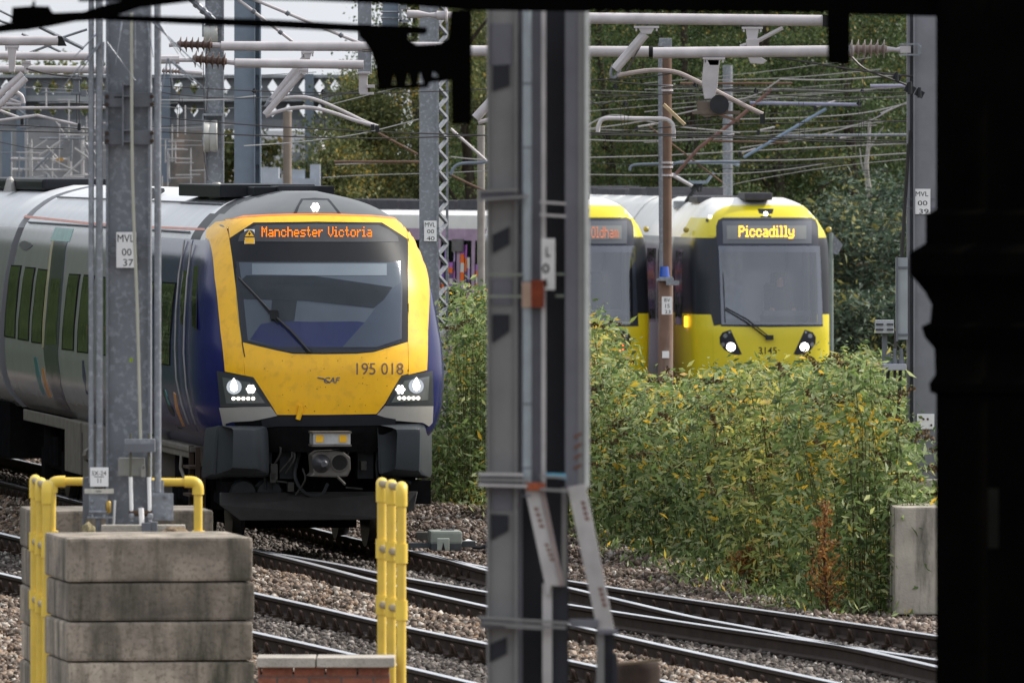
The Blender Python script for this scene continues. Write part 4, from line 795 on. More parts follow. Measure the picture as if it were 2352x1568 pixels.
mb = MB(); mb.vbox(2010,735,2053,765,118,.1); mb.build('panel', M('louvre_grey', (.42,.44,.47), .6), t, bevel=.004)
mb = MB()
for y in (743,755): mb.vbox(2012,y,2029,y+3,117.98,.02); mb.vbox(2037,y,2052,y+3,117.98,.02)
mb.build('louvre', DARKM, t); mb = MB(); mb.vbox(2026,735,2038,900,118.1,.06); mb.build('post', GALVD, t)

# foreground twin-channel mast, out of focus
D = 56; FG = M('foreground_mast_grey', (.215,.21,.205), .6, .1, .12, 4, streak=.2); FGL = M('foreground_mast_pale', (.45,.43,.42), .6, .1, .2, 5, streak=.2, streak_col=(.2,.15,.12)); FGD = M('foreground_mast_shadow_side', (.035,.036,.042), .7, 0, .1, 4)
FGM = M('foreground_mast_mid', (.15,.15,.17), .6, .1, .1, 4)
t = thing('steel_mast', V(1236,1700,D), 'big grey twin-channel steel mast in the foreground, blurred, right of the train', 'mast')
mb = MB(); mb.vbox(1120,-30,1187,1700,D,.05); mb.vbox(1118,-30,1123,1700,D-.03,.1); mb.vbox(1183,-30,1189,1700,D-.04,.1); mb.build('left_channel', FG, t, bevel=.004)
mb = MB(); mb.vbox(1128,55,1175,150,D-.008,.006); mb.vbox(1130,640,1174,700,D-.008,.006); mb.vbox(1130,1118,1174,1172,D-.008,.006); mb.build('reinforcing_plate', FGM, t)
mb = MB()
for pts in ([(1132,151),(1170,148),(1170,197),(1132,210)], [(1132,540),(1170,520),(1170,560),(1132,582)], [(1131,722),(1170,722),(1170,760),(1131,788)], [(1128,1180),(1168,1182),(1168,1218),(1128,1240)], [(1126,1478),(1164,1462),(1164,1500),(1126,1520)]): mb.prism(pts, D-.012, .008)
mb.build('shadow_patch', FGD, t)  # dark quads paint shadow shapes on the channel face
mb = MB(); mb.tube([V(1211,-30,D-.06), V(1211,1112,D-.06)], px(11,D), 12); mb.build('cable_tube', M('pale_blue_tube', (.30,.34,.36), .5, .1), t, smooth=True)
mb = MB()
for y in (190,337,645,925,1072,1136): mb.lathe(V(1211,y,D-.06), V(1211,y+4,D-.06), [(0,px(12.5,D)),(.008,px(12.5,D))], 12)
mb.build('tube_band', GALVD, t)
mb = MB(); mb.vbox(1189,-30,1200,1700,D+.05,.02); mb.vbox(1222,-30,1243,1120,D-.02,.03); mb.build('inner_channel', FGM, t)
mb = MB(); mb.vbox(1243,-30,1254,1120,D-.05,.03); mb.build('channel_lip', FGL, t, bevel=.002)
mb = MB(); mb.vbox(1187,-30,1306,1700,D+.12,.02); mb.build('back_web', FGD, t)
mb = MB(); mb.vbox(1298,-30,1330,1120,D-.02,.03); mb.build('right_channel', FGM, t); mb = MB(); mb.vbox(1328,-30,1344,1120,D-.03,.06); mb.build('right_flange', FG, t, bevel=.003)
mb = MB(); mb.vbox(1343,-30,1354,1120,D-.05,.14); mb.build('right_lip', M('sunlit_flange', (.55,.56,.54), .5), t, bevel=.004)  # pale lip paints the sun catching the right edge
mb = MB(); mb.prism([(1203,1112),(1238,1118),(1288,1338),(1286,1345),(1266,1345),(1258,1372)], D-.08, .05); mb.build('leg', FGL, t, bevel=.004)
mb = MB(); mb.prism([(1238,1118),(1250,1118),(1296,1345),(1286,1345)], D-.09, .05); mb.build('leg_lip', M('leg_lip_brown', (.25,.20,.19), .6), t)
mb = MB(); mb.prism([(1303,1118),(1345,1112),(1412,1450),(1372,1448)], D-.085, .05); mb.build('leg', FGL, t, bevel=.004)
mb = MB(); mb.vbox(1246,1340,1268,1700,D-.05,.05); mb.build('lower_post', FGL, t); mb = MB(); mb.vbox(1370,1440,1388,1700,D-.05,.05); mb.build('lower_post', FG, t)
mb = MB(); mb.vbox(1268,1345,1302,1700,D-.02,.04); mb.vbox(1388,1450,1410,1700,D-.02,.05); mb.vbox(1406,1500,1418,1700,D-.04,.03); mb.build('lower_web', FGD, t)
mb = MB(); mb.vbox(1290,1120,1302,1700,D+.02,.05); mb.build('lower_flange', FG, t)
def band(y0, x0, x1, tilt, th=6): mb.prism([(x0,y0),(x1,y0+tilt),(x1,y0+tilt+th),(x0,y0+th)], D-.14, .03)
for y, x0, x1, tl in ((436,1097,1190,-3),(456,1097,1214,-8),(461,1240,1300,4),(490,1240,1300,4),(1085,1098,1202,2),(1098,1098,1216,2),(1110,1098,1212,3),(1090,1240,1300,3),(1120,1240,1305,4),(1414,1098,1310,14),(1426,1108,1300,12),(1434,1160,1250,6)):
    mb = MB(); band(y, x0, x1, tl); mb.build('clamp_band', FGL if y in (461,490,1085,1110) else FG, t)
for y, m_ in ((437,DARKM),(1092,DARKM),(1420,DARKM)): mb = MB(); mb.vbox(1102,y,1185,y+22,D-.10,.08); mb.build('clamp_block', FGM, t)
for x0, x1, y0, y1 in ((1310,1375,1422,1440),(1375,1420,1445,1455)): mb = MB(); mb.vbox(x0,y0,x1,y1,D-.1,.04); mb.build('clamp_band', FGM, t)
for y in (630,680): mb = MB(); mb.vbox(1122,y-2,1200,y+3,D-.09,.01); mb.vbox(1276,y-3,1296,y+2,D-.05,.02); mb.build('sign_strap', M('greenish_strap', (.2,.22,.17), .5) if y == 630 else bpy.data.materials['greenish_strap'], t)
mb = MB(); mb.vbox(1243,548,1275,666,D-.085,.01); sp = mb.build('sign_plate', M('worn_white_sign', (.62,.61,.59), .6), t, bevel=.003)
text('L', (1254,567,1264,590), lambda x, y: V(x,y,D-.087), BLACKP, 'lettering', sp, .02); text('0', (1245,605,1262,628), lambda x, y: V(x,y,D-.087), BLACKP, 'lettering', sp, .02); text('4', (1243,640,1258,660), lambda x, y: V(x,y,D-.087), BLACKP, 'lettering', sp, .02)
mb = MB(); mb.vbox(1220,643,1250,706,D-.10,.02); mb.build('rusty_clamp', M('rust_red_clamp', (.17,.035,.015), .8, 0, .3, 15), t); mb = MB(); mb.vbox(1199,648,1221,706,D-.095,.02); mb.build('buff_clamp', M('buff_clamp', (.40,.27,.20), .8), t)
mb = MB(); mb.vbox(1206,1108,1252,1126,D-.13,.06); mb.build('rusty_joint', M('orange_rust_joint', (.30,.07,.025), .8, 0, .5, 30), t, bevel=.01)
mb = MB()
for k_ in range(4):
    mb.prism([(1226+k_*4,1165+k_*13),(1236+k_*4,1166+k_*13),(1237+k_*4,1172+k_*13),(1229+k_*4,1172+k_*13)], D-.084, .004); mb.prism([(1250+k_*4,1248+k_*11),(1260+k_*4,1249+k_*11),(1261+k_*4,1254+k_*11),(1253+k_*4,1254+k_*11)], D-.084, .004)
    mb.prism([(1334+k_*3,1150+k_*12),(1344+k_*3,1152+k_*12),(1344+k_*3,1158+k_*12),(1336+k_*3,1158+k_*12)], D-.089, .004); mb.prism([(1374+k_*3,1348+k_*12),(1384+k_*3,1350+k_*12),(1384+k_*3,1356+k_*12),(1376+k_*3,1356+k_*12)], D-.089, .004); mb.prism([(1318,1000+k_*24),(1336,992+k_*24),(1336,998+k_*24),(1318,1007+k_*24)], D-.032, .003)
mb.build('rust_bleed', M('rust_bleed', (.17,.08,.05), .9), t)
mb = MB(); mb.prism([(1254,1086),(1300,1088),(1302,1102),(1256,1094)], D-.12, .02); mb.build('blue_strap', M('pale_blue_strap', (.10,.35,.5), .6), t)
# stump at the bottom, and a box by the foreground mast
t = thing('rusty_drum', V(1465,1600,74), 'rusty brown drum at the bottom right of the foreground mast', 'drum')
mb = MB(); mb.lathe(V(1465,1640,74), V(1465,1520,74), [(0,px(50,74)),(.30,px(52,74)),(px(118,74),px(48,74)),(px(120,74),px(46,74))], 20); mb.build('drum', M('rusty_drum_paint', (.045,.032,.026), .8, 0, .4, 6, streak=.5), t, smooth=True)
mb = MB(); mb.prism([(1411,1524),(1520,1512),(1520,1517),(1411,1529)], 73.4, .06); mb.build('drum_rim', M('drum_rim', (.12,.085,.05), .7), t)
# ---------------------------------------------------------------- station canopy in deep shade
D = 54
t = thing('station_canopy', V(1300,0,D), 'black iron station canopy edge with wavy fringe along the top', 'canopy')
edge = [(2,9)]
mb = MB(); pts = [(180,-120),(180,4),(500,-2),(700,2),(900,10),(1080,24),(1340,27)]; 
for k_ in range(18): x = 1345+k_*32; pts += [(x+8,27),(x+16,23.5+k_*.35),(x+24,24+k_*.35),(x+32,29+k_*.2)]
pts += [(1930,33),(2150,38),(2500,38),(2500,-120)]; mb.prism(pts, D, .06); mb.build('fringe', SHADEBLK, t)
mb = MB(); mb.box((0, 20, V(0,-10,D).z+.05), (14, 36, .12)); mb.build('roof', SHADEBLK, t)
mb = MB(); mb.prism([(-60,82),(30,72),(60,70),(110,62),(170,50),(240,45),(320,18),(520,-5),(520,-60),(300,-20),(235,8),(195,28),(110,30),(60,34),(-60,40)][:9]+[(340,-12),(230,14),(192,27),(115,30),(60,45),(-60,68)], D-.2, .08); mb.build('raking_strut', SHADEBLK, t)
mb = MB(); mb.prism([(28,17),(72,14),(76,2),(80,4),(78,14),(112,15),(114,22),(120,28),(112,62),(32,60),(25,52)], D-.15, .1); mb.build('gutter_block', SHADEBLK, t)
mb = MB(); mb.prism([(200,34),(400,38),(640,46),(828,56),(935,60),(980,63),(982,74),(975,80),(870,76),(820,74),(640,65),(400,55),(200,45)], D-.1, .05); mb.build('tie_rod', SHADEBLK, t)
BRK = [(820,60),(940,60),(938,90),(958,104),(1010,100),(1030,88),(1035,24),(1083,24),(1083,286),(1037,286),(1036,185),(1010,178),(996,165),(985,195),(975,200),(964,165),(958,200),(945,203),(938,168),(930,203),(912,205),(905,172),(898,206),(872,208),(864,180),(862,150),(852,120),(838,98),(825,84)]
mb = MB(); mb.prism(BRK, D-.12, .08); mb.build('cast_bracket', SHADEBLK, t)
mb = MB(); mb.prism([(984,190),(1040,185),(1040,176),(984,176)], D-.10, .05); mb.prism([(866,196),(984,192),(984,202),(866,208)], D-.10, .05); mb.build('bracket_fret', SHADEBLK, t)
mb = MB(); mb.prism([(1900,20),(1952,20),(1953,150),(1902,145)], D-.05, .08); mb.build('hanging_post', SHADEBLK, t)
def colm(x, D, label, sc=1.):
    t = thing('iron_column', (V(x,0,D).x, D, -.27), label, 'column', 'canopy columns')
    zz = lambda y: V(x,y,D).z; prof = [(2000,66),(905,66),(900,80),(880,82),(860,68),(800,70),(775,92),(750,100),(740,80),(700,76),(670,92),(648,110),(630,126),(580,126),(562,96),(558,90),(492,90),(488,78),(480,66),(-200,66)]
    mb = MB(); z0 = zz(2000); mb.lathe((V(x,0,D).x, D, z0), (V(x,0,D).x, D, 20), [(zz(y)-z0, px(r*sc,D)) for y, r in prof], 24); mb.build('shaft', SHADEBLK, t, smooth=True); return t
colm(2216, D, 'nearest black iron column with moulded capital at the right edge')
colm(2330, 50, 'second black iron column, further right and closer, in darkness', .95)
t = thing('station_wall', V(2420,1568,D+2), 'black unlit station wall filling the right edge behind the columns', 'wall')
mb = MB(); mb.vbox(2175,-200,2700,2100,D+1.2,.3); mb.build('wall', SHADEBLK, t); mb = MB(); mb.vbox(2270,1122,2294,1258,D-.35-3.9,.03); mb.build('notice_board', M('dim_notice', (.010,.010,.009), .9, spec=0), t)
# deep shade on this side is put into the near-black colour
# ---------------------------------------------------------------- yellow trams
MW_ = smooth_tab([(-.25,1.25),(.2,1.30),(1.0,1.325),(2.2,1.32),(2.55,1.30),(2.80,1.21),(3.0,1.09),(3.2,.93),(3.31,.80),(3.37,.62)], 70)
MA = smooth_tab([(-.25,.10),(.3,.0),(.9,.0),(1.15,.05),(2.0,.22),(2.7,.42),(3.05,.60),(3.25,.9),(3.37,1.5)], 70)
MY = M('tram_yellow_paint', (.66,.56,.02), .35, 0, .06, 1.5); MYS = MY; MWH = M('tram_white_roof', (.82,.81,.78), .35, 0, .07, 2)
MSIL = M('tram_silver_side', (.30,.31,.33), .3, .3, .1, 2, coat=.3); MDK = M('tram_black_mask', (.016,.019,.027), .3, 0, .05, 3, spec=.3); MGM = M('tram_mask_grey', (.055,.06,.078), .55, 0, .05, 3, spec=.1)
MGL = GLASS('tram_windscreen_glass', .15, (.8,.82,.86), .06); AMB = E('amber_indicator', (1,.42,.02), 3.0); REDL = E('red_tail_lamp', (1,.07,.02), 5)
PXD = M('tram_display_box', (.15,.16,.18), .7, 0, .04, spec=.05); PXI = M('tram_display_glass', (.23,.24,.24), .7, 0, .04, spec=.05); LEDW = E('yellow_orange_led', (1,.45,.03), 3.2); LEDD = E('faint_orange_led', (1,.35,.2), .55)
TDASH = M('tram_dashboard', (.05,.06,.065), .6)
def make_tram(label, cx, D0, th, dx, word, is_a, blen=9.5):
    """dx: shift in picture units from the tram whose outlines were measured"""
    th = R(th); O = Vector(((cx-CX)*D0/F, D0, 0)); Rm = Matrix.Rotation(th, 3, 'Z'); L_, P_ = .95, 3.2
    W = lambda z: interp(MW_, z)
    def TT(u, s, z): return O + Rm @ Vector((u, s, z))
    def ns(u, z): r = min(.9995, abs(u)/W(z)); return interp(MA, z) + L_*(1-(1-r**P_)**(1/P_))
    def S0(u, z):
        w_ = W(z)*.9995
        if abs(u) > w_: return Vector((math.copysign(W(z), u), ns(u, z)+(abs(u)-w_)*4, z))
        return Vector((u, ns(u, z), z))
    def S(u, z, off=0.):
        h = .01; p = S0(u, z)
        if off:
            nn = (S0(u+h, z)-S0(u-h, z)).cross(S0(u, z+h)-S0(u, z-h)).normalized(); nn = -nn if nn.y > 0 else nn; p = p + nn*off
        return O + Rm @ p
    t = thing('tram', O, label, 'tram', 'yellow trams', rz=th)
    ztm = [(z, w_) for z, w_ in MW_] + [MW_[-1]]
    def fm(u, s, z):
        if z > 3.02: return 1
        if z > 2.62: return 0 if s < 2.4 else 1
        if z > 1.2: return 2 if s < 3.2 else 3
        return 0 if s < 4 else 3
    b = loft_car(t, 'body', lambda z: interp(MA, z)+L_, blen, ztm, TT, ns, [MY, MWH, MDK, MSIL], fm, hole=lambda u, s, z: -.93 < u < .965 and 1.075 < z < 2.36 and s < 1.3)
    sc = D0/210.
    def iv(x, y):
        return inv(S, x+dx, y, ((x-1765)/124., H-(y-HY)/124.))
    def pz(name, pts, mat, par=None, off=.006, step=.1): return patch(S, [iv(*p) for p in pts], step, mat, name, par or t, off)
    fn = lambda off: (lambda x, y: S(*iv(x, y), off))
    pz('front_frame', [(1629,543),(1629,520),(1634,500),(1645,487),(1660,478),(1680,473),(1765,472),(1850,473),(1866,478),(1880,492),(1892,510),(1898,543),(1879,543),(1878,520),(1873,506),(1862,500),(1765,500),(1661,500),(1650,506),(1645,520),(1645,543)], MY, off=.010)
    pz('front_panel', [(1638,750),(1645,751),(1765,752),(1885,751),(1893,748),(1896,800),(1894,868),(1765,880),(1640,868)], MY, off=.010)
    pz('windscreen_mask', [(1645,518),(1650,506),(1661,501),(1765,501),(1862,501),(1873,507),(1878,520),(1879,545),(1884,640),(1890,749),(1765,751),(1656,749),(1653,690),(1647,600),(1645,560),(1655,579.5),(1661,660),(1667,741),(1765,742),(1878,741),(1877,660),(1874,579.5),(1765,579),(1655.2,579),(1645,559),(1645,545)], MGM, off=.007)
    ds = pz('destination_display', [(1659,508),(1863,508),(1863,560),(1661,560)], PXD, off=.014, step=.08); pz('display_glass', [(1669,519),(1851,519),(1851,550),(1670,550)], PXI, ds, off=.018, step=.08)
    if is_a: led('Piccadilly', 1697, 520, 1823, 545, fn(.024), LEDW, 'destination_text', ds, 1.0)
    else: led('Oldham', 1782, 522, 1844, 547, fn(.024), LEDD, 'destination_text', ds, 1.0)
    CG = bpy.data.materials.get('tram_cab_grey') or M('tram_cab_grey', (.42,.44,.48), .7, 0, .06, 2)
    mb = MB(); mb.box(TT(0,2.05,1.7), (2.2,.06,1.6), th); cw0 = mb.build('cab_back_wall', CG, t)
    mb = MB(); mb.box(TT(-.55,2.0,1.75), (.75,.05,1.3), th); mb.build('cab_door', M('cab_door_pale', (.5,.52,.56), .7) if 'cab_door_pale' not in bpy.data.materials else bpy.data.materials['cab_door_pale'], cw0)
    mb = MB(); mb.box(TT(0,1.2,1.02), (2.0,1.5,.08), th); mb.box(TT(.45,.80,1.18), (.9,.45,.12), th, rx=R(-14)); mb.build('dashboard', TDASH, t, bevel=.02)
    mb = MB(); mb.box(TT(.46,1.80,1.35), (.50,.14,.85), th, rx=R(-6)); mb.box(TT(.46,1.78,1.87), (.28,.12,.22), th); mb.box(TT(.46,1.55,1.0), (.5,.5,.14), th); mb.build('driver_seat', TR_BLK, t, bevel=.05)
    mb = MB(); mb.box(TT(.98,1.6,1.75), (.04,.9,1.3), th); mb.box(TT(.80,1.92,1.8), (.34,.1,1.2), th); mb.build('cab_partition', MDK, t)
    pz('windscreen', [(1651,566),(1880,566),(1887,746),(1658,746)], MGL, off=.04, step=.08)
    pz('left_pillar', [(1641,545),(1646,545),(1656,745),(1640,748),(1628,700)], MDK, off=.012)
    # wiper
    mb = MB(); f5 = fn(.07); w1 = [(1662,655),(1665,712),(1666,742)]; mb.tube([f5(*p) for p in w1], .008, 5); mb.tube([f5(1661,628), f5(1664,680)], .008, 5); mb.tube([f5(1666,712), f5(1712,740), f5(1764,778)], .016, 5); mb.tube([f5(1668,708), f5(1716,735), f5(1764,772)], .012, 5); mb.box(f5(1766,775), (.15,.06,.09)); mb.build('wiper', DARKM, t)
    # headlights
    for sg in (0, 1):
        m_ = (lambda p: p) if sg == 0 else (lambda p: (1762*2-p[0]+2, p[1]))
        hl = pz('headlight', [m_(p) for p in [(1678,757),(1704,813),(1696,815),(1682,813),(1664,803),(1654,790),(1653,774),(1660,763)]], MDK, off=.014)
        c = m_((1679,796.5)); disc(fn(.019), c[0], c[1], 10, (LAMP if is_a else REDL), 'main_lamp' if is_a else 'tail_lamp', hl)
        for x, y, r_ in ((1666,771,5),(1661,791,5),(1676,763,2.5)): c = m_((x,y)); disc(fn(.018), c[0], c[1], r_, LENS, 'lamp_lens', hl, 10)
    dl = pz('top_lamp_housing', [(1740,481),(1777,481),(1771,500),(1747,500)], MDK, off=.013); disc(fn(.017), 1758.5, 492.5, 5, LAMP if is_a else LENS, 'top_lamp', dl, 10)
    for x, y in ((1632,499),(1884,497)):
        o = disc(fn(.014), x, y, 4.0, LAMPS if is_a else LENS, 'marker_lamp', t, 10); disc(fn(.014), x+(-7 if x < 1700 else 7), y+8, 3.6, MDK if is_a else REDL, 'rear_marker_lamp', t, 10)
    for x in (1567, 1912):
        a = TT((-1.36 if x < 1700 else 1.34), 1.2, H-(740-HY)/124.*1.0); mb = MB(); mb.box(a, (.06,.10,.20)); mb.build('indicator_lamp', AMB, t, bevel=.01)
        a = TT((-1.34 if x < 1700 else 1.35), 1.3, 2.78); mb = MB(); mb.lathe(a, a+Vector((0,.1,0)), [(0,.03),(.03,.055),(.1,.055)], 12); mb.build('horn_cap', M('brass_yellow_cap', (.35,.28,.05), .4) if 'brass_yellow_cap' not in bpy.data.materials else bpy.data.materials['brass_yellow_cap'], t, smooth=True)
    if is_a: text('3145', (1742,797,1784,813), fn(.014), DARKM, 'fleet_number', t, .01)
    mb = MB(); mb.box(TT(-.05,1.25,3.40), (.52,.9,.14), th); mb.build('roof_unit', M('roof_unit_grey', (.07,.07,.08), .6) if 'roof_unit_grey' not in bpy.data.materials else bpy.data.materials['roof_unit_grey'], t, bevel=.03)
    mb = MB()
    for s_, u_ in ((3.4,-.3),(6.0,.1),(7.8,-.2)):
        if s_ < blen: mb.box(TT(u_,s_,3.33), (1.2,1.1,.12), th)
    mb.build('roof_equipment', bpy.data.materials['roof_unit_grey'], t, bevel=.02)
    # windows and door on the near side
    for s_, w_ in ((1.9,.9),(4.0,1.1),(5.4,1.2),(7.0,1.6)):
        if s_+w_ > blen: continue
        for sg in (-1,1): patch(lambda s, z, off=0., sg=sg: TT(sg*(W(z)+off), s, z), [(s_,1.0),(s_+w_,1.0),(s_+w_,2.4),(s_,2.4)], .3, TR_GLD, 'side_window', t)
    mb = MB(); mb.box(TT(0,blen/2,-.32), (2.1,blen-.9,.3), th); mb.build('underframe', TR_BLK, t)
    return t, TT, S, fn, iv
trA, TTA, SA, fnA, ivA = make_tram('yellow tram showing Piccadilly with lit headlights, number 3145', 1764, 209.5, 7.5, 0, 'Piccadilly', True)
trB, TTB, SB, fnB, ivB = make_tram('yellow tram showing Oldham, half hidden by the foreground steel mast', 1342, 210.5, 7.5, -424, 'Oldham', False, 4.6)
text('3145', (1553,740,1585,762), lambda x, y: TTA(-1.345, 1.05+(1585-x)*.010, H-(y-HY)/124.), WHITE, 'side_number', trA)
# rear sections of the trams, curving away to the left
def section(par, p0, p1, name, wrap=None):
    a, b = Vector(p0), Vector(p1); L = (b-a).length; th = math.atan2(-(b.x-a.x), b.y-a.y); Rm = Matrix.Rotation(th, 3, 'Z'); f = lambda u, s, z: a + Rm @ Vector((u, s, z))
    ztm = [(z, w_) for z, w_ in MW_[::2]] + [MW_[-1]]
    o = loft_car(par, name, lambda z: 0, L, ztm, f, None, [MSIL, MWH, MDK], lambda u, s, z: 1 if z > 2.75 else (2 if z < .1 else 0))
    k_ = 0; s_ = .6
    while s_ < L-1.2:
        patch(lambda s, z, off=0.: f(-(interp(MW_, z)+off), s, z), [(s_,1.2),(s_+.95,1.2),(s_+.95,2.25),(s_,2.25)], .4, wrap or TR_GLD, 'side_window', o); s_ += 1.25; k_ += 1
    mb = MB()
    for q in np.arange(.5, L-1, 1.7): mb.box(f(.1, q+.6, 3.43), (1.3, 1.2, .16+.05*math.sin(q*3)), th)
    mb.build('roof_equipment', bpy.data.materials['roof_unit_grey'], o, bevel=.015); return f
fa = section(trA, TTA(0,9.8,0), TTA(0,9.8,0)+Vector((-2.2,12,0)), 'rear_section')
REFLPAINT = ISL('orange_purple_reflection', [(0,(.9,.17,.03)),(.25,(.9,.17,.03)),(.38,(.34,.15,.65)),(.5,(.06,.05,.08)),(.7,(.42,.24,.7)),(.85,(.6,.56,.54)),(1,(.75,.7,.65))], .35)
# white-roofed coach behind the train, purple and orange reflections painted on its side and windows
cw = thing('tram_coach', V(1040,900,226), 'white-roofed tram coach with orange and purple reflections painted on its windows behind the numbered mast', 'tram', None)
a = V(1345,500,225.5); b = V(800,500,233); a.z = b.z = 0; L = (b-a).length; th = math.atan2(-(b.x-a.x), b.y-a.y); Rc = Matrix.Rotation(th, 3, 'Z'); fC = lambda u, s, z: a + Rc @ Vector((u, s, z))
PUR = M('pale_purple_reflection', (.46,.33,.46), .4, 0, .25, 2, coat=.3)
CWP = [(-.25,1.25),(.2,1.3),(1.,1.32),(2.2,1.32),(2.68,1.31),(2.72,1.31),(2.95,1.28),(3.03,1.1),(3.08,.3)]
MW2 = CWP
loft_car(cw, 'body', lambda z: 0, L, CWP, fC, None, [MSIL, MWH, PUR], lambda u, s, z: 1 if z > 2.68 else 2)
rr = random.Random(4); sd_ = lambda s, z, off=0.: fC(-(interp(MW_, z)+off), s, z)
wn = 0; s_ = .5
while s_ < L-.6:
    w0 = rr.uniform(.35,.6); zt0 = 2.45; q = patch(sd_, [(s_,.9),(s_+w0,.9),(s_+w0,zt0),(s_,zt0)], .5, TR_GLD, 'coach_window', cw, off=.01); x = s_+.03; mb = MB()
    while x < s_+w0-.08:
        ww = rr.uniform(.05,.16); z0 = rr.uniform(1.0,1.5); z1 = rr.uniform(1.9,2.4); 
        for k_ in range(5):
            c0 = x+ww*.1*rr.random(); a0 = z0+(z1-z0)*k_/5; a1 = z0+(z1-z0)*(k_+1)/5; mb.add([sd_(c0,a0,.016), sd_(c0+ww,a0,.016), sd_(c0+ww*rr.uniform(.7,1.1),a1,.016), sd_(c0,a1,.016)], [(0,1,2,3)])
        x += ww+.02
    mb.build('painted_reflection', REFLPAINT, q); s_ += w0+.14; wn += 1
mb = MB()
for q in np.arange(.3, L-1, 1.1): mb.box(fC(-.2, q+.5, 3.16+.02*math.sin(q*5)), (1.2,1.0,.20), th)
mb.build('roof_equipment', bpy.data.materials['roof_unit_grey'] if 'roof_unit_grey' in bpy.data.materials else DARKM, cw, bevel=.02)
mb = MB()
x = fC(-.3,0,0)
for s0_ in (2.6,5.2): mb.box(fC(-1.36, s0_, 2.35), (.03,.4,.25), th)
mb.build('door_gear_cover', M('dull_grey_cover', (.16,.15,.15), .6), cw)
# driver in the Piccadilly tram: head, shoulders and one arm on the controls
def skin_body(name, nodes, edges, mat, label=None, cat=None, parent=None):
    me = bpy.data.meshes.new(name); me.from_pydata([n_[0] for n_ in nodes], edges, []); o = bpy.data.objects.new(name, me); COL.objects.link(o)
    o.modifiers.new('s', 'SKIN'); ss = o.modifiers.new('u', 'SUBSURF'); ss.levels = 2
    for v, n_ in zip(me.skin_vertices[0].data, nodes): v.radius = (n_[1], n_[1])
    me.skin_vertices[0].data[0].use_root = True
    dg = bpy.context.evaluated_depsgraph_get(); m2 = bpy.data.meshes.new_from_object(o.evaluated_get(dg)); bpy.data.objects.remove(o); m2.materials.append(mat); m2.polygons.foreach_set('use_smooth', [True]*len(m2.polygons))
    o = bpy.data.objects.new(name, m2); COL.objects.link(o); return o

DRV = thing('person', TTA(.46,1.55,.9), 'tram driver in dark clothes seated in the Piccadilly tram cab, hand on the controls', 'person')
q = lambda u, s, z: tuple(TTA(u, s, z))
nodes = [(q(.46,1.60,1.08),.155),(q(.46,1.60,1.28),.145),(q(.46,1.56,1.50),.165),(q(.46,1.53,1.66),.075),(q(.46,1.50,1.74),.062),(q(.46,1.47,1.86),.098),(q(.46,1.47,1.96),.075),
 (q(.27,1.56,1.58),.07),(q(.20,1.42,1.36),.052),(q(.24,1.12,1.30),.038),(q(.25,1.03,1.30),.034),(q(.25,.96,1.29),.022),
 (q(.65,1.56,1.58),.07),(q(.72,1.42,1.36),.052),(q(.66,1.12,1.30),.038),(q(.65,1.03,1.30),.034),(q(.65,.96,1.29),.022),
 (q(.36,1.30,1.09),.09),(q(.56,1.30,1.09),.09),(q(.46,1.375,1.855),.018)]
edges = [(0,1),(1,2),(2,3),(3,4),(4,5),(5,6),(2,7),(7,8),(8,9),(9,10),(10,11),(2,12),(12,13),(13,14),(14,15),(15,16),(0,17),(0,18),(5,19)]
CLO = M('navy_uniform', (.012,.013,.02), .8); SKIN = M('skin', (.42,.24,.17), .5); HAIR = M('dark_hair', (.02,.014,.01), .7)
b = skin_body('body', nodes, edges, CLO); b.data.materials.append(SKIN)
hc = Vector(nodes[5][0])
for pl_ in b.data.polygons:
    c = pl_.center
    if c.z > 1.715 or (abs(c.z-1.30) < .06 and c.y < TTA(.45,1.07,0).y+.02): pl_.material_index = 1
b.parent = DRV; b.matrix_parent_inverse = MW[DRV].inverted()
for du in (-.07,-.055,-.04,-.025,.0):
    pass
mb = MB(); mb.lathe(hc+Vector((0,.02,-.01)), hc+Vector((0,.02,.14)), [(0,.104),(.05,.112),(.10,.095),(.135,.04)], 14); mb.build('hair', HAIR, DRV, smooth=True)
for u0 in (.25,.65):
    for k_ in range(5):
        a = (-.032+.016*k_) if k_ < 4 else -.045; L_ = (.052,.062,.058,.046,.04)[k_]; p0 = TTA(u0+a*.8, .965+(.05 if k_ == 4 else 0), 1.295); p1 = TTA(u0+a, .965-L_*.6, 1.30); p2 = TTA(u0+a, .965-L_, 1.275)
        mb = MB(); mb.tube([p0, p1, p2], .0085, 6, .006); mb.build('finger', SKIN, DRV, smooth=True)
# ---------------------------------------------------------------- overhead line equipment
def arm(label, group=None): return label
def insulator(par, x0, x1, y, D, r, n=6, y2=None, mat=None):
    y2 = y if y2 is None else y2; a, b = V(x0,y,D), V(x1,y2,D); L = (b-a).length; prof = [(0,r*.35)]
    for i in range(n):
        s0 = L*(i+.15)/n; e = L/n; prof += [(s0,r*.38),(s0+e*.25,r*.6),(s0+e*.42,r),(s0+e*.5,r),(s0+e*.56,r*.4)]
    prof += [(L,r*.35)]; mb = MB(); mb.lathe(a, b, prof, 14); return mb.build('insulator', mat or INSUL, par, smooth=25)
def boom(label, x0, y0, x1, y1, D, r, parts=None, D1=None, mat=None, cat='support tube', name='cantilever_arm', group='overhead line support arms'):
    D1 = D1 or D; t = thing(name, V(x0,y0,D), label, cat, group); mb = MB(); mb.tube([V(x0,y0,D), V(x1,y1,D1)], px(r,D), 14); mb.build('main_tube', mat or TUBE, t, smooth=True); return t
def tb(par, name, pts, r, D, mat=None, n=8, sm=True):
    mb = MB(); mb.tube(VP(pts, D), px(r, D), n); return mb.build(name, mat or TUBE, par, smooth=sm)
def cv(par, name, pts, r, D, mat=None):
    mb = MB(); mb.tube(curve(VP(pts, D), 5), px(r, D), 8); return mb.build(name, mat or TUBE, par, smooth=True)
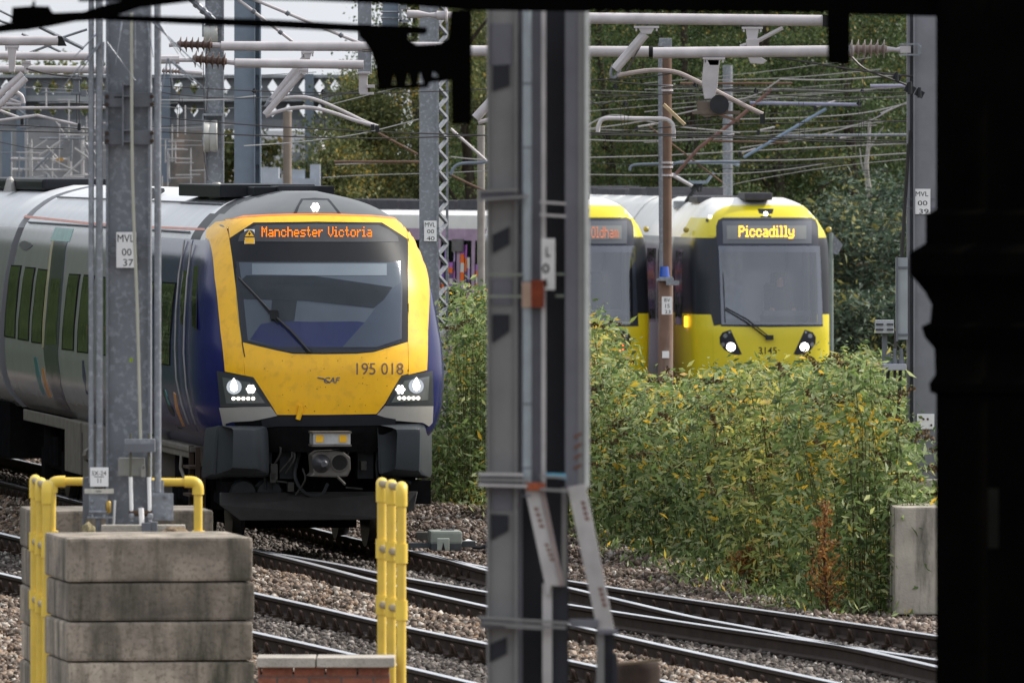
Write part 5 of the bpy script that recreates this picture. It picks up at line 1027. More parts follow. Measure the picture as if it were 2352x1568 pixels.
def clampm(par, x, y0, y1, D, w=9):
    mb = MB(); mb.vbox(x-w*1.6,y0,x+w*1.6,y0+5,D-.06,.12); mb.prism([(x-w,y0+5),(x+w,y0+5),(x+w*.6,y1),(x-w*.6,y1)], D-.05, .10)
    for q in (-1.3,1.3): mb.vbox(x+q*w-2,y0+4,x+q*w+2,y0+12,D-.05,.05)
    return mb.build('hanger_clamp', TUBE, par)
# left group
D = 108
t = boom('short pale support tube with black cap, top left', -60, 94, 134, 94, D, 11); mb = MB(); mb.prism([(133,83),(142,84),(153,106),(133,106)], D-.04, .08); mb.build('black_end_cap', BLACKP, t)
clampm(t, 27, 105, 165, D, 10)
t = boom('second pale support tube from the top, left edge', -60, 128, 206, 130, D+1, 9.5); clampm(t, 60, 140, 168, D+1, 6); cv(t, 'stay_wire', [(60,158),(110,170),(165,176),(200,178)], 2, D, WIREM)
t = boom('third pale support tube from the top, left edge', -60, 158, 245, 161, D+2, 9); 
t = boom('slanting pale strut, upper of the two at the left edge', 52, 170, -10, 225, D, 7.5, name='slanting_strut')
t = boom('slanting pale strut, lower of the two at the left edge', 60, 180, -30, 270, D-.5, 7.5, name='slanting_strut')
t = boom('small curled pale tube end at the left edge below the slanting struts', 15, 195, 40, 214, D, 5, name='curled_tube'); cv(t, 'tip', [(38,212),(50,222),(54,238)], 5, D); tb(t, 'lower_bar', [(5,238),(48,240)], 3.5, D); tb(t, 'upper_bar', [(10,224),(50,237)], 3, D)
t = boom('thin straight registration tube crossing behind the near mast at the left', -30, 249, 262, 247, D, 3.4, name='registration_arm')
t = boom('long bent registration arm at the left edge under the straight tube', -30, 281, 85, 265, D, 3.2, name='registration_arm'); tb(t, 'lower_arm', [(85,265),(182,288)], 3.2, D); mb = MB(); mb.vbox(178,284,185,300,D-.05,.08); mb.build('wire_clip', DARKM, t)
t = boom('short bent registration arm ending in a dark clip, left edge', -20, 247, 50, 273, D+1, 3.4, name='registration_arm'); mb = MB(); mb.vbox(47,271,54,287,D+.95,.08); mb.build('wire_clip', DARKM, t)
t = thing('drop_bracket', V(176,220,D), 'knobbly drop bracket hanging left of the near mast poles', 'bracket'); mb = MB(); mb.vbox(168,172,182,215,D,.08); mb.vbox(163,212,200,218,D-.02,.12); mb.vbox(186,206,198,222,D-.04,.1); mb.vbox(166,178,186,183,D-.03,.1); mb.build('bracket_body', GALVD, t, bevel=.005); tb(t, 'dropper', [(176,216),(176,285)], 1, D, WIREM); tb(t, 'dropper', [(183,216),(183,285)], 1, D, WIREM)
for i, (a, b, r, lab) in enumerate((((-20,15),(40,45),2.8,'thin grey lattice bar crossing the sky, top left corner'), ((-20,40),(40,64),3,'second thin grey lattice bar, just below the corner one'), ((90,62),(192,112),4.5,'pale diagonal tie bar left of the near mast, sloping down to the right'), ((145,86),(200,68),3,'short pale bar rising to the near mast poles'), ((50,78),(140,120),3,'thin grey diagonal bar left of the pale tie bar'), ((60,125),(140,94),3,'thin grey diagonal bar crossing the pale tubes'))):
    tag(MB().tube(VP([a,b], 118), px(r,118), 6).build('tie_bar', GALV), lab, 'tie bar', 'tie bars')
# centre group
D = 112
t = boom('upper pale support tube between the near mast and the black bracket', 508, 106, 1060, 108, D, 11)
insulator(t, 407, 488, 102, D, px(18,D), 6, 104); mb = MB(); mb.tube([V(388,104,D), V(408,102,D)], px(5,D), 8); mb.tube([V(486,104,D), V(512,105,D)], px(6,D), 8); mb.build('end_fitting', TUBE, t, smooth=True)
mb = MB(); mb.vbox(832,113,870,115,D-.1,.02); mb.vbox(832,118,870,120,D-.1,.02); mb.build('u_bolt', WIREM, t)
clampm(t, 706, 118, 135, D, 9)
tb(t, 'diagonal_strut', [(705,130),(622,236)], 9.5, D); mb = MB(); mb.tube(VP([(626,228),(612,246)], D), [px(9.5,D), px(6,D)], 10); mb.build('strut_end', GALV, t, smooth=True)
cv(t, 'registration_arm', [(613,236),(636,232),(662,225),(700,224),(738,234),(790,257),(838,280),(868,291)], 4.3, D); mb = MB(); mb.vbox(862,288,871,303,D-.05,.06); mb.build('wire_clip', DARKM, t)
t = boom('lower pale support tube between the near mast and the black bracket', 540, 145, 835, 149, D-1, 10.5)
insulator(t, 442, 521, 135, D-1, px(20,D), 6, 142); mb = MB(); mb.tube([V(366,137,D-1), V(412,137,D-1)], px(10,D), 8); mb.tube([V(410,138,D-1), V(444,138,D-1)], px(5,D), 8); mb.tube([V(519,142,D-1), V(545,145,D-1)], px(6,D), 8); mb.build('end_fitting', TUBE, t, smooth=True)
clampm(t, 698, 158, 172, D-1, 6); tb(t, 'diagonal_strut', [(693,168),(608,264)], 7.5, D-1)
cv(t, 'registration_arm', [(610,268),(640,256),(680,248),(724,249),(770,261),(815,277),(855,288)], 4.3, D-1); mb = MB(); mb.vbox(852,286,860,300,D-1.05,.06); mb.build('wire_clip', DARKM, t)
insulator(thing('insulator_string', V(372,163,D), 'small grey insulator string right of the near mast, below the brown ones', 'insulator'), 372, 415, 163, D+3, px(9,D), 6, 165, INSULG)
t = bpy.data.objects['insulator_string']; tb(t, 'end_rod', [(414,165),(465,169)], 5, D+3)
for i, (a, b, r, lab) in enumerate((((535,-10),(672,96),3.5,'jointed pale tie rod sloping down to the upper support tube, left one'), ((566,-8),(838,104),3.8,'long jointed pale tie rod sloping down to the black bracket'), ((430,-10),(492,48),7,'thick grey brace sloping down to the drum mast'))):
    t = thing('tie_rod', V(*a,113), lab, 'tie rod', 'tie rods'); tb(t, 'rod', [a,b], r, 113, GALV if i == 2 else TUBE)
    mb = MB()
    for q in (.35,.6,.8): x = a[0]+(b[0]-a[0])*q; y = a[1]+(b[1]-a[1])*q; mb.lathe(V(x-4,y-3,113), V(x+4,y+3,113), [(0,px(r+2,113)),(px(9,113),px(r+2,113))], 8)
    mb.build('joint', GALVD, t)
D = 113.5; t = thing('drop_post', V(836,0,D), 'square grey drop post hanging down left of the black bracket', 'drop post'); mb = MB(); mb.vbox(822,-40,853,168,D,.16); mb.build('post', GALV, t, bevel=.005)
mb = MB(); mb.vbox(824,168,844,215,D,.1); mb.vbox(820,165,850,170,D-.04,.2); mb.vbox(842,195,860,202,D-.04,.1); mb.vbox(826,212,858,218,D-.02,.1); mb.build('foot_bracket', TUBE, t, bevel=.004)
D = 116; t = thing('drop_post', V(895,0,D), 'dark grey post with clamp and pale insulator arm above the black bracket', 'drop post'); mb = MB(); mb.vbox(879,-40,915,110,D,.2); mb.build('post', STEELB, t)
mb = MB(); mb.vbox(917,12,934,22,D-.2,.2); mb.vbox(917,22,922,50,D-.2,.2); mb.vbox(917,46,940,52,D-.2,.2); mb.tube([V(875,28,D-.1), V(920,28,D-.1)], px(2.5,D), 6); mb.tube([V(875,42,D-.1), V(920,42,D-.1)], px(2.5,D), 6); mb.build('clamp', GALV, t)
mb = MB(); mb.tube(VP([(935,33),(960,33),(985,35),(1005,36)],D-.1), [px(10,D),px(9,D),px(5,D),px(8,D)], 10); mb.tube(VP([(1003,36),(1024,36)],D-.1), px(11,D), 12); mb.lathe(V(1022,35,D-.1), V(1045,35,D-.1), [(0,px(20,D)),(.02,px(20,D)),(.03,px(8,D)),(.09,px(8,D))], 12); mb.build('arm_fitting', TUBE, t, smooth=True)
# right group
D = 113
t = boom('long pale support tube passing behind the foreground mast to the black end band', 1000, 117, 1492, 119, D+2, 12.5); mb = MB(); mb.tube([V(1490,119,D+2), V(1525,119,D+2)], px(12.8,D), 14); mb.build('black_band', BLACKP, t, smooth=True)
t = boom('pale support tube with grey ceramic insulators reaching the right-hand mast', 1500, 122, 1962, 117, D, 13)
insulator(t, 1948, 2037, 113, D, px(22,D), 6, 113, INSULG); mb = MB(); mb.tube(VP([(2034,114),(2046,114),(2058,115),(2072,115)],D), [px(8,D),px(6,D),px(5,D),px(9,D)], 10); mb.vbox(2068,106,2092,122,D-.06,.1); mb.build('end_fitting', TUBE, t, smooth=True)
mb = MB(); mb.vbox(2066,100,2112,104,D-.3,.06); mb.vbox(2108,104,2116,124,D-.3,.06); mb.vbox(2066,124,2112,128,D-.3,.06); mb.build('mast_clamp', GALV, t)
clampm(t, 1640, 132, 150, D, 16); mb = MB(); mb.prism([(1617,136),(1654,136),(1648,200),(1640,228),(1618,228),(1612,190)], D-.05, .12); mb.build('drop_arm', TUBE, t, bevel=.01)
mb = MB(); mb.prism([(1600,232),(1675,236),(1672,262),(1620,270),(1602,262)], D-.04, .1); mb.vbox(1590,255,1700,263,D-.05,.1); mb.build('pulley_bracket', M('brown_grey_bracket', (.14,.11,.09), .6, .2), t, bevel=.004)
mb = MB(); mb.lathe(V(1652,240,D-.1), V(1652,240,D-.1)+Vector((0,.1,0)), [(0,px(22,D)),(.03,px(18,D)),(.07,px(22,D))], 18); mb.build('pulley', DARKM, t, smooth=True)
t = boom('upper pale support tube with black end cap under the canopy fringe', 1330, 42, 1892, 48, D+1, 13); mb = MB(); mb.prism([(1890,34),(1903,36),(1924,63),(1890,62)], D+.9, .1); mb.build('black_end_cap', BLACKP, t)
clampm(t, 1728, 62, 105, D+1, 15); mb = MB(); mb.prism([(1714,90),(1744,90),(1742,128),(1762,140),(1752,148),(1724,146),(1716,128)], D+.9, .12); mb.build('drop_arm', TUBE, t, bevel=.008)
tb(t, 'perforated_strut', [(1700,108),(1738,96),(1798,64)], 5, D+1)
clampm(t, 1485, 60, 78, D+1, 18); tb(t, 'diagonal_strut', [(1482,78),(1412,160)], 11, D+1); mb = MB(); mb.tube(curve(VP([(1408,150),(1403,168),(1405,178),(1416,176),(1424,160)], D+1), 4), px(4,D), 6); mb.build('hook', GALV, t)
tb(t, 'stay_wire', [(1484,82),(1438,165)], 1.8, D+1, WIREM)
cv(t, 'registration_arm', [(1418,174),(1450,168),(1500,162),(1550,166),(1590,182),(1650,212),(1710,243),(1752,263)], 5.5, D+1, M('pinkish_pale_tube', (.36,.30,.28), .5)); mb = MB(); mb.vbox(1746,262,1757,284,D+.9,.08); mb.build('wire_clip', DARKM, t)
t = boom('thick short strut end seen left of the foreground mast', 1135, 225, 1092, 272, D+3, 11, name='slanting_strut'); tb(t, 'lower_rod', [(1098,282),(1135,272)], 5, D+3)
D = 150
t = boom('hooked grey tube bending down at both ends, right of the foreground mast', 1395, 272, 1515, 273, D, 5, name='registration_arm'); cv(t, 'left_bend', [(1397,272),(1383,275),(1375,288),(1373,305)], 5, D); cv(t, 'right_bend', [(1513,273),(1532,275),(1544,285),(1547,300),(1547,318)], 5, D)
t = thing('registration_arm', V(1640,260,D), 'short tan wooden-looking strut beside the brown mast', 'strut'); tb(t, 'bar', [(1524,240),(1573,287)], 5, D, M('tan_strut', (.45,.34,.20), .7), 4)
t = thing('registration_arm', V(1690,290,D), 'brown strut below the pulley on the right', 'strut'); tb(t, 'bar', [(1640,258),(1698,280)], 4.5, D, BROWN, 4)
D = 185
for nm, pts, r, mat, lab in (('long_pole', [(1722,237),(1978,241)], 4, M('lavender_grey_tube', (.22,.23,.33), .5), 'horizontal lavender-grey tube among the wires, upper right'), ('long_pole', [(1708,362),(1898,250)], 3.6, M('pale_blue_pole', (.20,.28,.38), .5), 'blue-grey pole sloping up to the right among the wires'), ('long_pole', [(1800,312),(2082,310)], 3.5, GALV, 'lower horizontal grey tube reaching the right-hand mast'),
        ('long_pole', [(1999,198),(2086,197)], 4, M('pale_lilac_tube', (.30,.30,.40), .5), 'short lilac tube close to the right-hand mast'), ('long_pole', [(1562,192),(1820,192)], 3, BROWN, 'horizontal rusty brown tube behind the brown mast top'), ('long_pole', [(1636,324),(1810,328)], 2.6, BROWN, 'lower rusty brown tube with a blue tag'),
        ('long_pole', [(1552,400),(1605,340),(1700,268),(1772,206)], 4, M('red_brown_strut', (.20,.11,.09), .6), 'long reddish strut sloping up to the right behind the brown mast'), ('long_pole', [(1490,290),(1660,420)], 2, BROWN, 'thin brown rod sloping down to the right behind the brown mast'), ('long_pole', [(768,372),(990,372)], 3.2, BROWN, 'horizontal rusty tube in front of the autumn trees, left of the numbered lattice mast'),
        ('long_pole', [(868,305),(960,355)], 2.6, BROWN, 'thin brown rod sloping down to the lattice mast'), ('long_pole', [(1035,296),(1120,372)], 3.2, TUBE, 'pale rod sloping down between lattice mast and foreground mast'), ('long_pole', [(1035,402),(1115,440)], 2.6, BROWN, 'reddish rod sloping down left of the foreground mast'), ('long_pole', [(1540,400),(1590,428)], 4, TUBE, 'short white bar left of the pantograph')):
    tag(MB().tube(VP(pts, D), px(r,D), 8).build(nm, mat, smooth=True), lab, 'pole', 'poles among the overhead wires')
t = thing('hoop_tube', V(1100,380,D), 'dark curved tube just left of the foreground mast', 'tube'); cv(t, 'tube', [(1036,402),(1042,386),(1060,376),(1100,374),(1140,370)], 3.5, D, STEELB)
t = thing('hoop_tube', V(1500,380,D), 'dark curved tube left of the brown mast', 'tube'); cv(t, 'tube', [(1446,392),(1450,382),(1466,378),(1520,376),(1640,372),(1700,373)], 3, D, STEELB)
# pantograph of the Piccadilly tram
D = 214; pg = trA
mb = MB(); mb.tube(VP([(1540,378),(1560,373),(1680,374),(1698,380)], D), px(3.5,D), 6); mb.tube(VP([(1545,400),(1575,418)], D), px(3.5,D), 6); mb.tube(VP([(1640,396),(1622,420)], D), px(3.5,D), 6); mb.vbox(1572,415,1622,422,D-.1,.3); mb.build('pantograph_head', TUBE if False else STEELB, pg, bevel=.0)
mb = MB(); mb.prism([(1580,422),(1612,422),(1604,436),(1588,436)], D, .1); mb.tube(VP([(1598,430),(1576,464)], D), px(5,D), 6); mb.tube(VP([(1600,420),(1604,440),(1610,440),(1612,420)], D), px(2.5,D), 6); mb.build('pantograph_arm', DARKM, pg)
mb = MB(); mb.vbox(1548,462,1640,480,D,.9); mb.build('pantograph_base', GALV, pg, bevel=.02)
# wires
WR = [
 ('upper catenary wire left of the lattice mast, over the train roof', [(368,198),(588,209),(832,214),(1035,209),(1140,204)], 118, 1.3, 0),
 ('wire sagging under the upper catenary wire, centre left', [(368,212),(430,220),(560,226),(832,215),(900,213)], 119, 1.2, 0),
 ('pale wire running level behind the drum mast', [(368,230),(500,229),(588,220)], 130, 1.4, 1),
 ('middle contact wire sloping gently down above the train', [(368,270),(588,288),(850,302),(1140,312)], 120, 1.5, 0),
 ('lowest contact wire just above the train roof', [(368,303),(588,311),(850,318),(1140,310)], 121, 1.6, 0),
 ('thin wire rising to the right behind the lattice mast', [(760,240),(960,190),(1030,175)], 135, 1.2, 1),
 ('wire rising from the arm clips to the lattice mast', [(560,335),(690,326),(800,312),(870,298),(962,274)], 137, 1.5, 1),
 ('contact wire under the bent arm at the left edge', [(-20,286),(100,291),(210,297)], 108.3, 1.6, 0),
 ('second contact wire at the left edge', [(-20,300),(210,306)], 109, 1.4, 0),
 ('upper dark wire right of the foreground mast', [(1345,185),(1430,181),(1480,178),(1560,166)], 114, 1.6, 0),
 ('wire below it, rising slightly to the right', [(1345,223),(1440,221),(1600,212),(1700,203)], 116, 1.3, 0),
 ('long catenary wire to the right-hand mast, upper', [(1400,187),(1560,200),(1700,208),(1900,211),(2150,213)], 117, 1.5, 0),
 ('long catenary wire just under the upper one', [(1620,205),(1800,219),(1960,224),(2150,228)], 118, 1.3, 0),
 ('contact wire crossing the brown mast, upper of the close pair', [(1345,304),(1450,308),(1600,310),(1900,320),(2150,325)], 119, 1.7, 0),
 ('contact wire crossing the brown mast, lower of the close pair', [(1345,309),(1600,314),(1900,325),(2150,330)], 119.5, 1.5, 0),
 ('contact wire rising to the tram pulley bracket', [(1345,307),(1440,300),(1600,288),(1750,284),(1980,278),(2090,279)], 150, 1.6, 0),
 ('pale cross wire sagging behind the brown mast', [(1345,321),(1450,324),(1600,320),(1640,318)], 186, 1.6, 1),
 ('pale span wire above the tram roofs, upper', [(1345,362),(1500,358),(1700,348),(1850,340),(2084,330)], 187, 1.6, 1),
 ('pale span wire above the tram roofs, lower', [(1345,401),(1500,402),(1700,398),(1800,390),(1900,375)], 188, 1.3, 1),
 ('grey span wire crossing low at the right', [(1562,370),(1800,368),(1900,364),(2084,352)], 186, 1.8, 1),
 ('pale wire rising to the right behind the blue pole', [(1700,340),(1850,318),(1990,280),(2040,255),(2084,235)], 186, 1.7, 1),
 ('double pale wire towards the right-hand mast', [(1700,274),(1850,270),(1980,260),(2084,238)], 187, 1.7, 1),
 ('pale wire climbing from the foreground mast past the brown mast', [(1345,297),(1450,283),(1560,262),(1670,236),(1740,216),(1790,184)], 184, 1.8, 1),
 ('pale wire with a kink near the top right', [(1790,182),(1900,184),(2000,178),(2060,172)], 184, 1.9, 1),
 ('thick dark cable sagging from the drop arm to the right-hand mast', [(1765,128),(1850,142),(1960,160),(2060,172),(2150,180)], 113, 2.4, 0),
 ('thick dark cable dropping behind the black hanging post', [(1950,125),(1985,158),(2040,180),(2080,195),(2110,212),(2150,215)], 113.4, 3, 0),
 ('short jumper wire dipping by the grey hook', [(1345,225),(1372,240),(1400,236),(1412,232)], 114, 1.8, 0),
 ('thin wire from the tram pulley down to the left', [(1655,430),(1750,410),(1900,385),(2084,365)], 188, 1.0, 1),
 ('rising pale wire left of the brown mast', [(1345,290),(1385,270),(1420,265),(1470,275),(1550,290),(1700,305)], 184, 2., 1),
 ('thin wire in front of the autumn trees', [(770,378),(850,375),(960,370),(990,366)], 186, 1.3, 1),
 ('low pale wire in front of the autumn trees', [(740,408),(850,402),(1000,398),(1125,392)], 187, 1.1, 1),
 ('pale wire right of the lattice mast', [(1035,360),(1080,365),(1140,368)], 186, 1.6, 1),
 ('black cable on the lattice mast, sagging left', [(740,225),(850,200),(960,175)], 140, 1.3, 0),
]
for lab, pts, D, r, m_ in WR:
    mb = MB(); mb.tube(curve(VP(pts, D), 5), px(r, D), 5); tag(mb.build('overhead_wire', WIREL if m_ else WIREM, smooth=True), lab, 'overhead wire', 'overhead wires')
rw = random.Random(17)
for k_ in range(16):
    x0 = rw.choice((1345,1345,1480,1620)); y0 = rw.uniform(180,410); sag = rw.uniform(-4,14); x1 = rw.uniform(1880,2090); y1 = y0+rw.uniform(-60,25)
    mb = MB(); mb.tube(curve(VP([(x0,y0),((x0+x1)/2,(y0+y1)/2+sag),(x1,y1)], 186+k_*.4), 4), px(rw.choice((.9,1.2,1.6)),190), 4); tag(mb.build('background_wire', WIREL if k_ % 3 else WIREM, smooth=True), 'thin wire among the tangle of background wires behind the trams', 'overhead wire', 'background wires behind the trams')
for k_ in range(14):
    x0 = rw.uniform(-20,330); y0 = rw.uniform(150,340); x1 = x0+rw.uniform(120,420); y1 = y0+rw.uniform(-30,30)
    mb = MB(); mb.tube(curve(VP([(x0,y0),((x0+x1)/2,(y0+y1)/2+rw.uniform(0,8)),(x1,y1)], 160+k_*.5), 4), px(rw.choice((.9,1.2,1.5)),162), 4); tag(mb.build('background_wire', WIREL if k_ % 2 else WIREM, smooth=True), 'thin wire among the tangle of wires at the upper left', 'overhead wire', 'background wires at the upper left')
for k_ in range(7):
    x = (1462,1655,1700,1742,1872,1925,2020)[k_]; y = (292,318,352,300,246,318,262)[k_]
    t = thing('registration_arm', V(x,y,187), 'small pale registration arm with clip hanging among the wires behind the trams', 'bracket', 'small registration arms'); mb = MB(); mb.tube(VP([(x,y),(x+rw.uniform(30,60),y-rw.uniform(4,16))],187), px(2.2,187), 6); mb.build('arm', TUBE, t, smooth=True); mb = MB(); mb.box(V(x,y+4,187), (.05,.05,.09)); mb.build('wire_clip', DARKM, t)
mb = MB()
DR = [(740,214,308,118.5),(744,214,300,118.6),(410,200,300,118.4),(418,225,276,118.4),(582,209,315,118.5),(590,225,318,118.5),(1048,210,310,119),(1058,176,298,119),(1432,222,300,117),(1440,214,306,117),(1424,236,330,118),(1600,200,310,118),(1620,210,300,118),(1970,224,330,118.5),(1976,226,345,118.6),(2098,230,310,118.6),(2090,230,322,118.6),(1982,170,300,118.6),(1205,200,300,118),(1388,302,340,150),(1505,300,365,150),(1590,300,372,150),(1834,222,330,118.5),(1845,235,345,118.7)]
for i, (x, y0, y1, D) in enumerate(DR):
    mb = MB(); mb.tube(VP([(x,y0),(x+3,(y0+y1)/2),(x+(10 if i % 5 == 0 else 1),y1)], D), px(.8,D), 4); tag(mb.build('dropper_wire', WIREM), 'thin vertical dropper wire joining two overhead wires', 'dropper wire', 'dropper wires between the overhead wires')
for i, (x, y, D, s) in enumerate(((742,212,118.3,5),(584,210,118.3,5),(1436,239,116,5),(1973,238,118,5),(1598,195,116,6),(1736,209,114,5),(1414,200,114,6),(2090,205,112,12),(2112,215,112,10),(2060,178,112.6,9),(1980,210,118,4))):
    mb = MB(); mb.box(V(x,y,D), (px(s*2,D),.08,px(s*1.6,D)), 0, ry=.5); mb.lathe(V(x,y+s,D-.05), V(x,y-s*1.6,D-.05), [(0,px(s*.5,D)),(px(s*2.4,D),px(s*.4,D))], 8); tag(mb.build('wire_clamp', DARKM, bevel=.004), 'small dark metal clamp gripping overhead wires', 'wire clamp', 'wire clamps')
# ---------------------------------------------------------------- girder bridge and far structures
D = 262
BRM = M('hazed_grey_bridge_paint', (.19,.205,.225), .6, .1, .15, 1.5, streak=.3); BRL = M('pale_bridge_paint', (.30,.32,.34), .6, 0, .2, 2, streak=.3)  # main bridge grey lightened to put distance haze into its colour
br = thing('girder_bridge', V(400,420,D), 'grey girder bridge with diamond-shaped openings crossing behind the wires', 'bridge')
def pierced(x0, x1, y0, y1, yc, hw, hh, pitch, D, name, mat, off=0):
    """a plate with a row of diamond holes"""
    mb = MB(); x = x0
    while x < x1:
        c = x+pitch/2; a = [(x,y0),(x+pitch,y0),(x+pitch,y1),(x,y1)]; d = [(c,yc-hh),(c+hw,yc),(c,yc+hh),(c-hw,yc)]
        for P in ([(x,y0),(x+pitch,y0),d[0]], [(x+pitch,y0),(x+pitch,yc),d[1],d[0]], [(x+pitch,yc),(x+pitch,y1),d[2],d[1]], [(x+pitch,y1),(x,y1),d[2]], [(x,y1),(x,yc),d[3],d[2]], [(x,yc),(x,y0),d[0],d[3]]): mb.prism(P, D, .12)
        x += pitch
    return mb.build(name, mat, br)
pierced(-40, 860, 178, 222, 200, 12, 18, 36, D, 'upper_parapet_plate', BRM); pierced(-40, 860, 232, 276, 254, 10, 15, 36, D+.2, 'lower_parapet_plate', BRM)
mb = MB(); mb.vbox(-60,172,900,179,D-.2,.6); mb.vbox(-60,220,900,233,D-.2,.6); mb.build('top_rail', BRL, br)
mb = MB(); mb.vbox(-60,275,900,296,D-.3,.9); mb.build('main_girder', BRM, br)
for x in (38, 370, 700): mb = MB(); mb.vbox(x,170,x+20,420,D-.5,.5); mb.build('bridge_pier', STEELB, br)
mb = MB()
D2 = 245; AM = M('dim_steelwork', (.20,.22,.24), .6, .1, .25, 2)
ga = thing('steel_gantry', V(110,420,D2), 'tangle of pale lattice steelwork below the bridge at the left', 'gantry')
rg = random.Random(3)
for (x0,y0,x1,y1,r) in ((25,367-2,160,367,4),(25,390,160,392,4),(28,440,190,438,4),(70,330,70,430,5),(160,360,160,430,6),(190,290,190,430,4.5),(90,358,160,310,2.5),(85,372,130,430,4),(90,365,140,420,3),(25,420,100,405,3),(200,330,240,330,3),(195,400,240,420,3),(60,300,62,440,4),(120,355,125,375,3)): mb.tube(VP([(x0,y0),(x1,y1)], D2), px(r,D2), 6)
mb.build('bars', M('pale_steelwork', (.42,.41,.41), .6, 0, .25, 3), ga)
mb = MB(); mb.vbox(4,300,26,410,D2,.3); mb.build('grey_column', STEELB, ga); mb = MB(); mb.vbox(-30,410,30,440,D2-2,1.); mb.build('cabinet', M('pale_cabinet', (.50,.52,.58), .6), ga); mb = MB(); mb.vbox(130,363,145,370,D2-.2,.1); mb.build('yellow_tag', M('amber_tag', (.5,.27,.04), .7), ga)
w_ = thing('retaining_wall', V(300,440,275), 'blurred grey and brown wall under the bridge behind the train roof', 'wall')
mb = MB(); mb.vbox(-120,296,470,470,276,.5); mb.build('wall', M('hazed_masonry', (.24,.245,.255), .9, 0, .4, .7, spot=.6, spot_col=(.30,.30,.30), spot_scale=2.2), w_)  # masonry paled, and its brick greyed, to paint in haze
mb = MB(); mb.vbox(368,300,470,470,275.6,.5); mb.build('brick_section', M('hazed_brown_brick', (.19,.175,.16), .9, 0, .4, 1.5, spot=.5, spot_col=(.30,.20,.15), spot_scale=3), w_)
sb = thing('trackside_cabins', V(680,430,235), 'pale blue-grey cabins low behind the train roof, left of the autumn trees', 'cabin')
PC = M('pale_blue_cabin', (.38,.42,.47), .6, 0, .2, 2)
for x0, y0, x1, y1 in ((598,385,640,470),(670,390,700,470),(712,378,735,470),(610,410,725,470)): mb = MB(); mb.vbox(x0,y0,x1,y1,235+x0*.002,1.); mb.build('cabin', PC, sb)
mb = MB(); mb.vbox(672,350,690,470,238,.2); mb.build('post', GALV, sb)
# far pale building block seen through the gap
fb = thing('far_building', V(700,420,420), 'bright pale building far away seen through the gap under the bridge', 'building')
mb = MB(); mb.vbox(600,300,740,520,420,8); mb.build('wall', M('bright_render_wall', (.75,.76,.78), .8, 0, .1, .4), fb)
mb = MB()
for i in range(4):
    for j in range(3): mb.vbox(612+i*32,322+j*30,628+i*32,338+j*30,419.9,.1)
mb.build('window', M('dim_blue_window', (.35,.38,.42), .4), fb)
# embankment behind the trees on the right
EM = M('overgrown_bank', (.02,.03,.013), .95, 0, .6, .8, bump=1., spec=0.)
mb = MB(); n_ = 24; vs = []
for i in range(n_+1):
    x = 2+i*60/n_
    for y, z in ((262,-.3),(300,9),(330,16),(420,18)): vs.append((x-(0 if i else 4), y+math.sin(i*1.7)*3, z+math.sin(i*2.3+y)*.5))
mb.add(vs, [(i*4+j,(i+1)*4+j,(i+1)*4+j+1,i*4+j+1) for i in range(n_) for j in range(3)]); tag(mb.build('hill', EM, loc=(0,262,0)), kind='structure')
# unseen dark bank added beyond the left frame edge for the train side to mirror
mb = MB(); vs = []
for i in range(31):
    y = 95+i*9; off = 0
    for x, z in ((-12.5-(max(0,y-150))*.07,-.3),(-15-(max(0,y-150))*.07,4),(-20-(max(0,y-150))*.07,8.5),(-60,10)): vs.append((x+math.sin(i*1.3)*.6, y, z+math.sin(i*2.1+x)*.6))
mb.add(vs, [(i*4+j,(i+1)*4+j,(i+1)*4+j+1,i*4+j+1) for i in range(30) for j in range(3)]); o = mb.build('embankment', EM, loc=(-30,100,0)); tag(o, kind='structure')

g2 = thing('steel_gantry', V(120,300,238), 'pale overhead lattice bars and posts among the wires, far left behind the near mast poles', 'gantry')
rg = random.Random(11)
for k_ in range(60):
    x = rg.uniform(-20,225); y = rg.uniform(195,415); hz = k_ % 3
    a, b = ((x,y),(x+rg.uniform(40,110),y+rg.uniform(-3,3))) if hz == 0 else (((x,y),(x+rg.uniform(-2,2),y+rg.uniform(40,120))) if hz == 1 else ((x,y),(x+rg.choice((-1,1))*rg.uniform(25,70),y+rg.uniform(25,60))))
    mb = MB(); mb.tube(VP([a,b],238+rg.uniform(-2,2)), px(rg.choice((1.2,1.8,3)),238), 5); mb.build('lattice_bar', bpy.data.materials['pale_steelwork'] if k_ % 2 else GALV, g2)
g3 = thing('steel_gantry', V(415,300,238), 'pale bars behind the insulators, between the near mast and the drum mast', 'gantry')
for k_ in range(18):
    x = rg.uniform(370,450); y = rg.uniform(230,410); a, b = ((x,y),(x+rg.uniform(20,60),y+rg.uniform(-2,2))) if k_ % 2 else ((x,y),(x,y+rg.uniform(40,90)))
    mb = MB(); mb.tube(VP([a,b],239), px(1.6,238), 5); mb.build('lattice_bar', bpy.data.materials['pale_steelwork'], g3)
